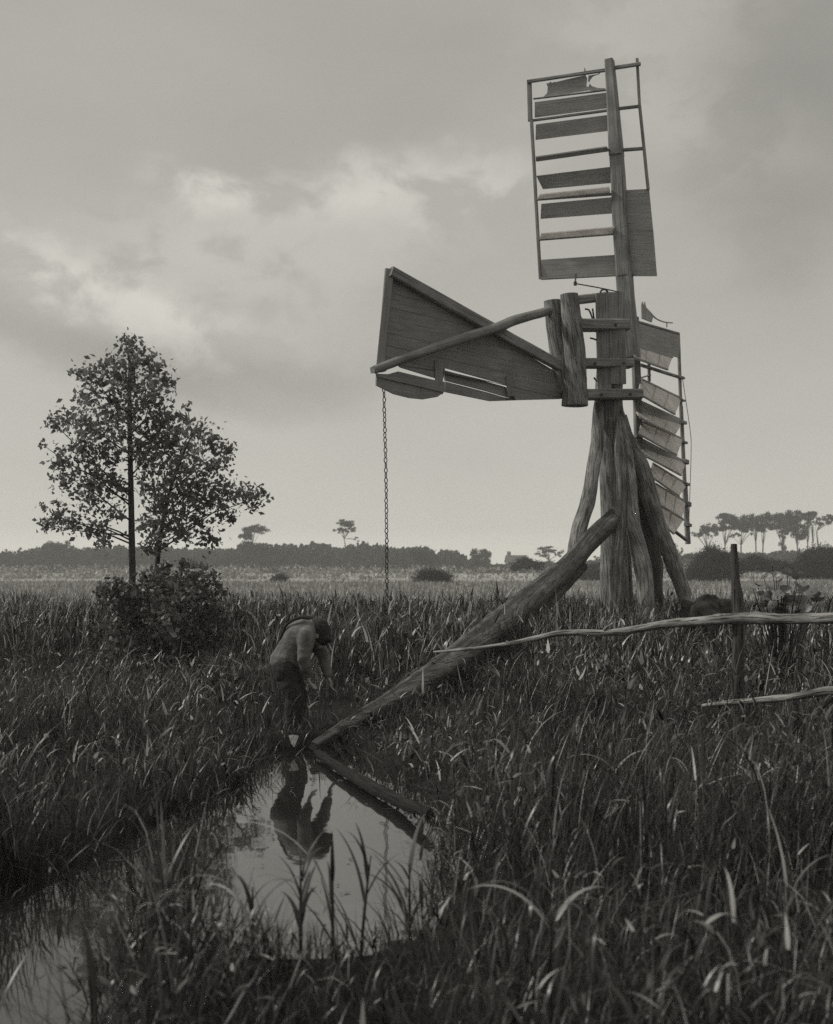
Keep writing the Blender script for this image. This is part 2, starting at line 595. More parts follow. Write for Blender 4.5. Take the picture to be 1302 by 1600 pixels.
def sdf(x, y):
    """signed distance to the ditch outline, negative on the water"""
    x, y = np.asarray(x, float), np.asarray(y, float)
    d = np.full(x.shape, 1e9)
    inside = np.zeros(x.shape, bool)
    n = len(WPOLY)
    for i in range(n):
        a, b = WPOLY[i], WPOLY[(i + 1) % n]
        e = b - a
        t = np.clip(((x - a[0]) * e[0] + (y - a[1]) * e[1]) / (e @ e), 0, 1)
        d = np.minimum(d, np.hypot(x - a[0] - t * e[0], y - a[1] - t * e[1]))
        cr = ((a[1] > y) != (b[1] > y)) & (x < (b[0] - a[0]) * (y - a[1]) / (b[1] - a[1] + 1e-12) + a[0])
        inside ^= cr
    d = d + (N2(x, y) - .5) * .10
    return np.where(inside, -d, d)


def ground_z(x, y):
    x, y = np.asarray(x, float), np.asarray(y, float)
    s = sdf(x, y)
    far = np.clip((y - 20) / 30, 0, 1)
    base = .13 + (N1(x, y) - .5) * .10 + (N3(x, y) - .5) * .12 * (1 - far) - .12 * far
    edge = np.clip((s + .10) / .40, 0, 1)
    return -.35 + (base + .35) * (edge * edge * (3 - 2 * edge))


def gz(x, y):
    return float(ground_z(np.array([x]), np.array([y]))[0])


def build_ground():
    def spread(lo, hi, fine, far):
        a = list(np.arange(lo, hi + 1e-6, fine))
        st, v = fine, hi
        while v < far[1]:
            st *= 1.22; v += st; a.append(min(v, far[1]))
        st, v = fine, lo
        while v > far[0]:
            st *= 1.22; v -= st; a.insert(0, max(v, far[0]))
        return np.array(a)
    xs = spread(-6, 6, .11, (-1400, 1400))
    ys = spread(2.5, 14, .11, (-60, 1500))
    X, Y = np.meshgrid(xs, ys)
    Z = ground_z(X, Y)
    nx, ny = len(xs), len(ys)
    V = np.stack([X, Y, Z], -1).reshape(-1, 3)
    i, j = np.meshgrid(np.arange(nx - 1), np.arange(ny - 1))
    a = (j * nx + i).ravel()
    Q = np.stack([a, a + 1, a + 1 + nx, a + nx], -1)
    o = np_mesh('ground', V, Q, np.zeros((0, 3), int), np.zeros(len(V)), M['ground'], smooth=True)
    tag(o, kind='structure')
    mb = MB()
    q = [(-9, 1.0), (4, 1.0), (4, 14.5), (-9, 14.5)]
    mb.raw([(x, y, 0) for x, y in q], [(0, 1, 2, 3)], [(0, 0, 0)] * 4)
    tag(mb.build('water', M['water']), kind='structure')


build_ground()


# ------------------------------------------------------------------ the ruined mill
MD = 22.0
MILL = Vector(P(955, 1000, MD)); MILL.z = gz(MILL.x, MILL.y)
mill = thing('windmill', MILL, 'ruined wooden drainage mill with two shuttered sails, a boarded tail fin and splayed log legs', 'windmill')


class Plane:
    def __init__(self, o, n):
        self.o, self.n = Vector(o), Vector(n).normalized()
        if self.n.y > 0:
            self.n = -self.n          # n looks to the camera side

    def u(self, px, py, k=0.0):
        c = Vector((0, 0, H))
        d = Vector(((px - CX) / F, 1, (HY - py) / F))
        t = self.n.dot(self.o + self.n * k - c) / self.n.dot(d)
        return c + d * t


def wpx(w, D):
    return w * D / F


def build_mill():
    Z = Vector((0, 0, 1))
    # ---- main post and its head
    D0 = MD
    post = MB()
    post.tube([P(952, 462, D0), P(954, 560, D0), P(952, 640, D0), P(957, 740, D0), P(960, 850, D0), P(962, 1010, D0)],
              [wpx(20, D0), wpx(21, D0), wpx(21, D0), wpx(20, D0), wpx(21, D0), wpx(25, D0)], 16, .14)
    post.build('post', M['bark'], mill)
    # square casing boards round the head
    hb = MB()
    for (x0, x1, y0, y1, d) in ((931, 953, 459, 612, -.34), (951, 976, 457, 600, -.36)):
        hb.slab([P(x0, y0, D0 + d), P(x1 - 1, y0, D0 + d), P(x1 + 2, y1, D0 + d), P(x0 + 3, y1, D0 + d)], Vector((.1, -1, 0)), .06, Z)
    hb.build('head_casing', M['beam'], mill)
    # ---- jaws clamping the post to the tail posts
    def jaw(a, b, w, h, d):
        mb = MB()
        mb.bar(P(a[0], a[1], D0 + d), P(b[0], b[1], D0 + d + .25), wpx(h, D0), w, Z)
        return mb.build('crossbeam', M['beam'], mill)
    jaw((896, 469), (950, 463), .16, 13, -.36)
    jaw((884, 508), (980, 508), .30, 17, -.50)
    jaw((906, 568), (986, 568), .26, 14, -.46)
    jaw((914, 617), (1000, 616), .30, 15, -.50)
    # ---- bark tail posts
    tp = MB()
    DT = D0 - .55
    tp.tube([P(863, 470, DT + .05), P(868, 520, DT + .05), P(876, 575, DT + .05), P(886, 612, DT + .05)],
            [wpx(13, DT), wpx(13.5, DT), wpx(15, DT), wpx(13, DT)], 16, .13)
    tp.build('tail_post', M['bark'], mill)
    tp = MB()
    tp.tube([P(889, 460, DT - .15), P(893, 510, DT - .15), P(899, 570, DT - .15), P(899, 634, DT - .15)],
            [wpx(14, DT), wpx(16, DT), wpx(17, DT), wpx(21, DT)], 16, .13)
    tp.build('tail_post', M['bark'], mill)
    # ---- iron rods, ring and crank rod
    ir = MB()
    for pts in ([(904, 482), (906, 492), (911, 502)], [(914, 483), (920, 484), (924, 492), (927, 502)], [(926, 482), (929, 502)],
                [(933, 530), (936, 560)], [(922, 528), (932, 531), (934, 535)], [(928, 590), (934, 597), (936, 602)]):
        ir = MB()
        ir.tube([P(x, y, D0 - .2) for x, y in pts], [wpx(1.4, D0)] * len(pts), 6, .0, .05)
        ir.build('iron_rod', M['iron'], mill)
    ir = MB()
    ring = [P(944 + 6 * math.cos(a), 459 + 7 * math.sin(a), D0 - .3) for a in np.linspace(0, 2 * math.pi, 13)]
    ir.tube(ring, [wpx(1.6, D0)] * 13, 6, 0, .05, False)
    ir.build('iron_ring', M['iron'], mill)
    ck = MB()
    ck.tube([P(900, 428, D0 + .1), P(899, 443, D0)], [wpx(1.3, D0)] * 2, 6, .0, .05)
    ck.tube([P(899, 443, D0), P(938, 450, D0), P(970, 457, D0 + .1)], [wpx(1, D0)] * 3, 6, .0, .05)
    ck.tube([P(899, 440, D0), P(899, 446, D0)], [wpx(2.6, D0)] * 2, 8, 0, .05)
    ck.build('crank_rod', M['iron'], mill)
    # ---- legs
    def leg(pts, seg=18, rough=.17, name='leg', hewn=0, mat=None):
        mb = MB()
        mb.tube([P(x, y, d) for x, y, d, w in pts], [wpx(w, d) / 2 for x, y, d, w in pts], seg, rough, .08, hewn=hewn)
        return mb.build(name, M[mat or ('old_log' if hewn else 'bark')], mill)
    leg([(941, 600, 21.95, 14), (936, 640, 21.8, 18), (933, 690, 21.6, 20), (927, 735, 21.4, 21), (919, 781, 21.2, 24), (906, 827, 21.0, 24), (899, 862, 20.8, 25), (893, 890, 20.6, 27)])
    leg([(966, 650, 21.85, 6), (968, 700, 21.5, 17), (969, 760, 21.35, 19), (968, 828, 21.2, 19), (964, 873, 21.0, 19), (962, 910, 20.9, 20), (959, 1010, 20.6, 21)], hewn=3, mat='bark')
    leg([(968, 630, 21.98, 8), (976, 680, 21.75, 15), (983, 730, 21.6, 19), (988, 795, 21.3, 21), (991, 827, 21.2, 22), (999, 862, 21.0, 26), (1006, 896, 20.8, 28), (1009, 935, 20.6, 29), (1010, 1010, 20.4, 32)])
    leg([(966, 640, 22.0, 14), (980, 685, 22.0, 22), (1000, 728, 22.05, 27), (1017, 781, 22.1, 27), (1031, 827, 22.1, 26), (1049, 873, 22.0, 26), (1060, 900, 21.9, 24), (1074, 938, 21.8, 23), (1092, 990, 21.6, 24)])
    leg([(970, 650, 22.2, 20), (987, 740, 22.4, 34), (1002, 820, 22.5, 42), (1012, 880, 22.6, 42), (1018, 940, 22.6, 38), (1020, 1000, 22.7, 34)], hewn=3)
    leg([(975, 820, 23.0, 16), (980, 900, 23.2, 17), (983, 1000, 23.4, 18)])
    # ---- the great raking strut that runs down to the ditch, and the dark log propped under it
    leg([(974, 798, 21.8, 26), (953, 816, 21.2, 28), (918, 850, 20.3, 29), (886, 888, 19.4, 32), (850, 921, 18.4, 37), (806, 957, 17.2, 42), (764, 993, 16.0, 46),
         (716, 1030, 14.9, 45), (664, 1065, 13.6, 38), (608, 1099, 12.4, 30), (560, 1125, 11.5, 23), (520, 1147, 10.8, 16), (490, 1166, 10.3, 13)], 24, .07, 'raking_strut', 6)
    leg([(908, 886, 20.4, 20), (868, 926, 19.3, 25), (826, 970, 18.0, 27), (790, 1012, 17.0, 26), (756, 1056, 16.1, 22)], 18, .14, 'raking_strut', 3)
    # ---- bolts through the jaws
    for bx, by, dd in ((905, 509, -.68), (962, 508, -.66), (930, 568, -.62), (975, 568, -.58), (940, 617, -.68), (985, 616, -.66)):
        bm_ = MB()
        bm_.tube([P(bx, by, D0 + dd + .06), P(bx, by, D0 + dd)], [wpx(2.6, D0)] * 2, 8, 0, .05)
        bm_.build('bolt', M['iron'], mill)

    # ---- tail fin (recedes to the right)
    a = RAD(32)
    pl = Plane(P(880, 560, D0 - .45), (math.sin(a), -math.cos(a), 0))
    q = lambda X, Y, k=0.0: pl.u(560 + X / 3.255, 390 + Y / 3.255, k)
    s2 = lambda X, Y: (560 + X / 3.255, 390 + Y / 3.255)
    boards = MB()

    def planks(poly, dirv, pitch, gap, k, th):
        """cut a px polygon into boards parallel to dirv"""
        dx, dy = dirv
        l = math.hypot(dx, dy); dx, dy = dx / l, dy / l
        nx, ny = -dy, dx
        hs = [x * nx + y * ny for x, y in poly]
        h = min(hs)
        while h < max(hs):
            h1 = h + pitch * random.uniform(.9, 1.15)
            if max(hs) - h1 < pitch * .45:
                h1 = max(hs) + 1
            c = clip(clip(poly, nx, ny, h + gap * random.uniform(.15, 1.0), 1), nx, ny, h1, -1)
            if len(c) > 2:
                kk = k + random.uniform(-.02, .02)
                boards.slab([q(x, y, kk) for x, y in c], pl.n, th, q(100 * dx, 100 * dy) - q(0, 0))
            h = h1

    def clip(poly, nx, ny, h, sgn):
        o = []
        for i in range(len(poly)):
            p, r = poly[i], poly[(i + 1) % len(poly)]
            dp, dr = sgn * (p[0] * nx + p[1] * ny - h), sgn * (r[0] * nx + r[1] * ny - h)
            if dp >= 0: o.append(p)
            if dp * dr < 0:
                t = dp / (dp - dr)
                o.append((p[0] + (r[0] - p[0]) * t, p[1] + (r[1] - p[1]) * t))
        return o
    planks([(138, 95), (182, 100), (420, 262), (690, 432), (985, 612), (1160, 650), (1160, 745), (1025, 760), (800, 766), (752, 688), (440, 602), (428, 664), (385, 652), (215, 600), (200, 588), (98, 592)],
           (1, .235), 62, 3.2, 0, .035)
    planks([(92, 632), (90, 690), (180, 735), (260, 755), (330, 762), (400, 750), (440, 722), (436, 672), (385, 664), (200, 620), (150, 634)], (1, .235), 58, 3, .10, .035)
    planks([(432, 613), (740, 697), (830, 730), (830, 764), (745, 748), (640, 717), (440, 666)], (1, .25), 90, 0, -.05, .035)
    planks([(440, 672), (640, 723), (740, 752), (860, 764), (670, 771), (440, 724)], (1, .2), 80, 0, -.05, .035)
    boards.build('tail_fin', M['fin_board'], mill)
    bt = MB()
    for (A, B, w, k) in (((160, 100), (112, 598), 40, .05), ((396, 250), (408, 722), 36, -.06), ((410, 560), (410, 735), 40, .07), ((766, 640), (776, 746), 34, .06)):
        bt = MB()
        bt.bar(q(*A, k), q(*B, k), wpx(w / 3.255, 20), .05, Vector((1, 0, 0)))
        bt.build('fin_batten', M['fin_board'], mill)
    tb = MB()
    tb.bar(q(164, 112, .08), q(700, 412, .10), wpx(62 / 3.255, 20.4) * .82, .12, Z, 1.1)
    tb.bar(q(697, 410.4, .10), q(1040, 600, .10), wpx(62 / 3.255, 21) * .86, .12, Z)
    tb.build('tail_beam', M['beam'], mill)
    tb = MB()
    tb.tube([q(970, 312, .0), q(800, 358, .16), q(690, 402, .24), q(450, 478, .22), (q(220, 560, .2)), q(82, 612, .16)],
            [.075, .085, .085, .08, .072, .068], 10, .08)
    tb.build('tail_pole', M['beam'], mill)
    ge = MB()
    ge.bar(q(72, 612, .12), q(130, 606, .12), .10, .14, Z)
    ge.build('end_block', M['beam'], mill)

    # ---- the standing sail (upper), nearly square to the view
    DS = D0 + .35
    b1 = RAD(-22)
    u1 = Vector((math.cos(b1), math.sin(b1), 0))
    sdir = (P(955, 95, DS) - P(985, 490, DS)).normalized()
    up = Plane(P(968, 280, DS), u1.cross(sdir))
    t = lambda X, Y, k=0.0: up.u(780 + X / 3.81, 60 + Y / 3.81, k)
    sail = MB()
    # stock: one long stick carrying both sails
    sail.bar(t(658, 130, .02), t(700, 700, .02), wpx(13, DS), .2, u1, 1.55)
    sail.bar(t(699.8, 697, .02), t(745, 1415, .02), wpx(20, DS), .24, u1, 1.18)
    sail.bar(t(744.8, 1412, .02), t(790, 1900, .02), wpx(24.5, DS), .26, u1, 1.0)
    s1 = sail.build('sail_stock', M['beam'], mill)
    fr = MB()
    B = lambda A, C, w, k=0.0, th=.06: fr.bar(t(*A, k), t(*C, k), wpx(w / 3.81, DS), th, up.n.cross(t(*C, k) - t(*A, k)))
    B((180, 250), (186, 492), 27, 0); B((193, 490), (246, 1432), 18, 0)
    B((168, 258), (640, 188), 18, .06); B((680, 176), (842, 152), 20, .06)
    B((822, 120), (836, 400), 15, 0); B((836, 398), (888, 900), 17, 0)
    B((205, 360), (640, 308), 5, .02); B((190, 490), (655, 428), 12, -.05); B((700, 420), (830, 405), 16, -.05)
    B((725, 666), (862, 655), 18, -.05); B((222, 725), (650, 664), 14, -.05)
    B((215, 960), (668, 928), 12, .0); B((240, 1200), (690, 1158), 8, .0)
    B((250, 1432), (800, 1405), 10, .05)
    f1 = fr.build('sail', M['beam'], mill)
    f1['label'] = 'standing upper sail with most shutters open against the sky'

    def shutter(pl_t, pts, n, mat, parent, name='shutter', th=.022):
        mb = MB()
        P4 = [pl_t(x, y, k) for x, y, k in pts]
        nn = (P4[1] - P4[0]).cross(P4[2] - P4[1]).normalized()
        mb.slab(P4, nn, th, P4[1] - P4[0])
        return mb.build(name, mat, parent)
    shutter(t, [(213, 380, .03), (645, 322, .03), (650, 415, -.03), (213, 472, -.03)], up.n, M['board'], f1)
    shutter(t, [(220, 512, .03), (650, 455, .03), (645, 552, -.05), (218, 605, -.05)], up.n, M['board'], f1)
    shutter(t, [(218, 706, .25), (640, 645, .25), (655, 668, -.02), (222, 728, -.02)], up.n, M['board'], f1)
    shutter(t, [(222, 818, .03), (660, 766, .03), (665, 860, -.14), (262, 897, -.14)], up.n, M['board'], f1)
    shutter(t, [(240, 930, .22), (655, 885, .22), (662, 918, -.02), (225, 962, -.02)], up.n, M['canvas'], f1)
    shutter(t, [(252, 985, .03), (670, 945, .03), (680, 1042, -.05), (248, 1075, -.05)], up.n, M['board'], f1)
    shutter(t, [(250, 1162, .22), (685, 1122, .22), (690, 1168, -.02), (238, 1203, -.02)], up.n, M['canvas'], f1)
    shutter(t, [(250, 1318, .02), (700, 1288, .02), (705, 1408, -.02), (256, 1428, -.02)], up.n, M['board'], f1)
    # leading board on the right of the stock
    for (y0, y1, x0, x1, z0, z1) in ((905, 1150, 735, 720, 893, 918), (1152, 1415, 722, 770, 918, 940)):
        shutter(t, [(x0, y0, -.03), (z0, y0 - 8, -.03), (z1, y1, -.03), (x1, y1, -.03)], up.n, M['board'], f1, 'leading_board', .03)
    # torn cloth left in the top bay
    edge_t = [(282, 268), (330, 262), (365, 250), (420, 240), (470, 228), (515, 218), (530, 205), (545, 222), (580, 214), (600, 205), (630, 202)]
    edge_b = [(632, 300), (610, 298), (585, 292), (560, 290), (548, 268), (540, 250), (552, 232), (528, 240), (520, 285), (505, 300), (470, 298), (440, 318), (405, 318), (360, 332),
              (320, 342), (285, 348), (262, 350), (285, 325), (290, 290)]
    mb = MB()
    mb.slab([t(x, y, .01) for x, y in [(282, 268), (330, 262), (420, 240), (515, 218), (525, 240), (520, 285), (545, 292), (545, 308), (285, 348), (262, 350), (287, 325), (290, 290)]], up.n, .008)
    mb.slab([t(x, y, .012) for x, y in [(532, 222), (580, 214), (602, 205), (598, 212), (560, 226), (546, 242), (536, 262), (530, 258)]], up.n, .008)
    mb.slab([t(x, y, .012) for x, y in [(540, 268), (552, 284), (590, 296), (632, 296), (632, 306), (545, 312), (530, 300)]], up.n, .008)
    mb.slab([t(x, y, .012) for x, y in [(505, 200), (508, 172), (513, 180), (518, 198)]], up.n, .008)
    for x in (300, 322, 345, 368):
        mb.slab([t(x, 262, .014), t(x + 10, 258, .014), t(x + 16, 280, .014), t(x + 6, 290, .014)], up.n, .006)
    mb.build('torn_canvas', M['board'], f1)

    # ---- the hanging sail (lower), seen obliquely behind the legs
    b2 = RAD(58)
    u2 = Vector((math.cos(b2), math.sin(b2), 0))
    lo = Plane(P(990, 600, D0 + .55), u2.cross(Vector((.08, 0, -1)).normalized()))
    w = lambda X, Y, k=0.0: lo.u(940 + X / 4, 460 + Y / 4, k)
    fr = MB()
    D2 = D0 + 1.0
    Bl = lambda A, C, wd, k=0.0, th=.07: fr.bar(w(*A, k), w(*C, k), wpx(wd / 4, D2), th, Vector((1, 0, 0)) if abs(C[1] - A[1]) > abs(C[0] - A[0]) else Z)
    Bl((205, 150), (232, 900), 46, 0, .2); Bl((232, 898), (330, 1520), 42, 0, .18)
    Bl((480, 252), (496, 700), 20); Bl((496, 698), (520, 1180), 24); Bl((520, 1178), (541, 1560), 32, 0, .1)
    for y, (x, s) in zip((520, 662, 800, 925, 1045, 1185, 1310, 1440), ((500, 10), (503, 8), (512, 14), (516, 10), (526, 20), (530, 12), (540, 20), (542, 14))):
        fr.bar(w(x - 14, y - 4, .04), w(x + 10, y + 4, .04), wpx(s / 2.6, D2), .09, Z)
    Bl((240, 440), (500, 522), 16, -.02); Bl((296, 430), (298, 545), 18, -.05); Bl((250, 520), (300, 505), 6, -.05)
    Bl((205, 166), (480, 245), 12, .02)
    Bl((455, 1478), (530, 1535), 14, .02)
    f2 = fr.build('sail', M['beam'], mill)
    f2['label'] = 'hanging lower sail seen edgewise with pale canvas shutters'

    def cells(pts, n, kb):
        """canvas shutter with dark battens between its cells; kb lifts the lower edge towards the camera"""
        tl, tr, br, bl = pts
        sh = shutter(w, [(tl[0], tl[1], 0), (tr[0], tr[1], 0), (br[0], br[1], kb), (bl[0], bl[1], kb)], lo.n, M['canvas'], f2)
        a_, b_, c_, d_ = w(*tl, .0), w(*tr, .0), w(*br, kb), w(*bl, kb)
        nn = (b_ - a_).cross(c_ - b_).normalized()
        if nn.y > 0: nn = -nn
        mb = MB()
        for i in range(1, n):
            v = i / n + random.uniform(-.015, .015)
            mb.bar(a_.lerp(b_, v) + nn * .016, d_.lerp(c_, v) + nn * .016, .022, .012, u2)
        mb.bar(a_ + nn * .018, b_ + nn * .018, .04, .03, Z)
        mb.bar(d_ + nn * .018, c_ + nn * .018, .03, .02, Z)
        mb.build('shutter_frame', M['board'], f2)
    shutter(w, [(172, 165, .05), (488, 258, .05), (490, 398, .0), (200, 322, .0)], lo.n, M['board'], f2)
    cells([(190, 322), (440, 396), (412, 474), (205, 400)], 3, .25)
    cells([(245, 534), (498, 655), (456, 752), (228, 622)], 3, .30)
    shutter(w, [(195, 640, .0), (515, 788, .0), (508, 812, .02), (212, 730, .02)], lo.n, M['board'], f2)
    cells([(215, 728), (498, 815), (456, 884), (240, 775)], 3, .28)
    cells([(250, 800), (506, 908), (468, 1008), (230, 874)], 3, .30)
    shutter(w, [(225, 885, .0), (530, 1046, .0), (525, 1064, .02), (240, 965, .02)], lo.n, M['board'], f2)
    cells([(248, 960), (526, 1054), (496, 1134), (270, 1012)], 3, .28)
    cells([(315, 1060), (532, 1192), (482, 1264), (300, 1135)], 3, .30)
    cells([(330, 1185), (524, 1300), (500, 1402), (335, 1300)], 3, .28)
    cells([(352, 1318), (510, 1412), (450, 1500), (372, 1430)], 2, .25)
    mb = MB()
    mb.slab([w(x, y, .03) for x, y in [(252, 150), (250, 60), (256, 45), (262, 70), (270, 45), (276, 80), (300, 105), (320, 140), (312, 175)]], lo.n, .02)
    mb.tube([w(300, 110, .03), w(340, 150, .03), (w(390, 172, .03)), w(445, 178, .03)], [.018, .015, .014, .012], 6, 0, .08)
    mb.tube([w(408, 172, .03), w(408, 205, .03)], [.014, .014], 6, 0, .08)
    mb.build('broken_stave', M['board'], f2)
    rope = MB()
    rope.tube([w(505, 515, .05), w(530, 680, .05), w(556, 860, .05), w(561, 960, .05), w(556, 1150, .05), w(548, 1390, .05)], [.007] * 6, 5, 0, .3)
    rope.build('control_cord', M['iron'], mill)
    return q


fin_q = build_mill()


# ------------------------------------------------------------------ chain
def build_chain():
    top = fin_q(130, 700, .06)
    bot = Vector((top.x + .045, top.y, gz(top.x, top.y) + .05))
    o = thing('chain', Vector((bot.x, bot.y, bot.z)), 'long iron chain hanging from the outer end of the tail fin', 'chain')
    mb = MB()
    Lk, wd, r = .098, .026, .0085
    p = top.copy()
    n = int((top.z - bot.z) / (Lk - 2.2 * r))
    for i in range(n):
        c = top.lerp(bot, (i + .5) / n)
        c.x += .02 * math.sin(math.pi * i / n) + random.uniform(-.003, .003)
        ang = (i % 2) * math.pi / 2 + .6 + random.uniform(-.15, .15)
        sx = Vector((math.cos(ang), math.sin(ang), 0))
        pts = []
        for k in range(13):
            t = 2 * math.pi * k / 12
            pts.append(c + sx * (wd * math.cos(t)) + Vector((0, 0, 1)) * ((Lk / 2 - r) * math.sin(t)))
        mb.tube(pts, [r] * 13, 5, 0, .2, False)
    mb.build('links', M['iron'], o)


build_chain()


# ------------------------------------------------------------------ fence
def build_fence():
    D = 11.2
    base = P(1152, 1100, D); base.z = gz(base.x, base.y)
    f = thing('fence', base, 'rough post and pole fence leaning in the tall reeds on the right', 'fence')
    mb = MB()
    b = Vector((base.x, base.y, base.z - .2))
    mb.tube([b, P(1154, 1050, D), P(1154, 960, D), P(1149, 900, D + .03), P(1147, 850, D + .05)],
            [.062, .058, .052, .042, .030], 14, .24, .05)
    mb.build('post', M['dark_post'], f)
    mb = MB()
    mb.tube([P(678, 1019, 13.4), P(760, 1011, 13.1), P(830, 999, 12.8), P(880, 989, 12.5), P(960, 988, 12.1), P(1030, 977, 11.7), P(1100, 970, 11.35),
             P(1165, 966, 11.0), P(1230, 967, 10.7), P(1302, 965, 10.3), P(1400, 956, 9.8)],
            [.013, .020, .025, .031, .036, .041, .044, .058, .046, .047, .047], 12, .22, .04)
    mb.tube([P(945, 984, 12.15), P(950, 978, 12.1)], [.02, .012], 6, .1, .04)
    mb.tube([P(1125, 966, 11.2), P(1128, 960, 11.15)], [.02, .012], 6, .1, .04)
    mb.build('rail', M['pole'], f)
    mb = MB()
    mb.tube([P(1098, 1103, 10.6), P(1140, 1098, 10.4), P(1200, 1093, 10.1), P(1250, 1087, 9.8), P(1290, 1080, 9.6), P(1330, 1079, 9.4), P(1420, 1072, 8.9)],
            [.018, .024, .030, .030, .034, .032, .032], 10, .16, .06)
    mb.build('rail', M['pole'], f)


build_fence()


# ------------------------------------------------------------------ blades
def blades(name, x, y, z, length, width, lean, droop, heading, tone, mat, kind='stuff', label=None, cat=None, rows=4, tone_noise=.0, group=None):
    n = len(x)
    t = np.linspace(0, 1, rows + 1)
    th = lean[:, None] + droop[:, None] * t[None, :] ** 1.4
    seg = (length / rows)[:, None]
    hx, hy = np.cos(heading)[:, None], np.sin(heading)[:, None]
    mid = (th[:, 1:] + th[:, :-1]) / 2
    r = np.concatenate([np.zeros((n, 1)), np.cumsum(np.sin(mid) * seg, 1)], 1)
    zz = np.concatenate([np.zeros((n, 1)), np.cumsum(np.cos(mid) * seg, 1)], 1)
    cxp = x[:, None] + r * hx; cyp = y[:, None] + r * hy; czp = z[:, None] + zz
    tw = heading + np.pi / 2 + RNG.normal(0, .5, n)
    prof = np.minimum(1, .5 + 1.9 * t) * (1 - t) ** .85
    wv = width[:, None] * prof[None, :] * .5
    sx, sy = np.cos(tw)[:, None] * wv, np.sin(tw)[:, None] * wv
    Lp = np.stack([cxp - sx, cyp - sy, czp], -1)[:, :rows]
    Rp = np.stack([cxp + sx, cyp + sy, czp], -1)[:, :rows]
    tip = np.stack([cxp, cyp, czp], -1)[:, rows:]
    V = np.concatenate([Lp, Rp, tip], 1).reshape(-1, 3)
    per = 2 * rows + 1
    base = (np.arange(n) * per)[:, None]
    Q = []
    for k in range(rows - 1):
        Q.append(np.stack([base[:, 0] + k, base[:, 0] + rows + k, base[:, 0] + rows + k + 1, base[:, 0] + k + 1], -1))
    Q = np.concatenate(Q, 0)
    T = np.stack([base[:, 0] + rows - 1, base[:, 0] + 2 * rows - 1, base[:, 0] + 2 * rows], -1)
    tn = np.repeat(tone, per)
    o = np_mesh(name, V, Q, T, tn, mat, smooth=True)
    tag(o, label, cat, group, kind)
    return o


def px_of(x, y):
    return CX + F * x / y


def py_of(y, z=0.13):
    return HY + F * (H - z) / y


def sample(d0, d1, dens, margin=.8):
    w0, w1 = .37 * d0 + margin, .37 * d1 + margin
    n = int(dens * (d1 - d0) * (w0 + w1))
    y = np.sqrt(RNG.random(n) * (d1 ** 2 - d0 ** 2) + d0 ** 2)
    x = (RNG.random(n) * 2 - 1) * (.37 * y + margin)
    return x, y


def bump2(a, c, w):
    return np.exp(-((a - c) / w) ** 2)


def tones(n, patch, dry=.06):
    t = np.clip(RNG.normal(.19, .16, n) + patch, 0, .8)
    d = RNG.random(n) < dry  # pale dry blades, also standing in for glints
    return np.where(d, RNG.uniform(.8, 1.0, n), t)


NP, NQ, NH = VNoise(21, .8), VNoise(22, .28), VNoise(23, 1.5)


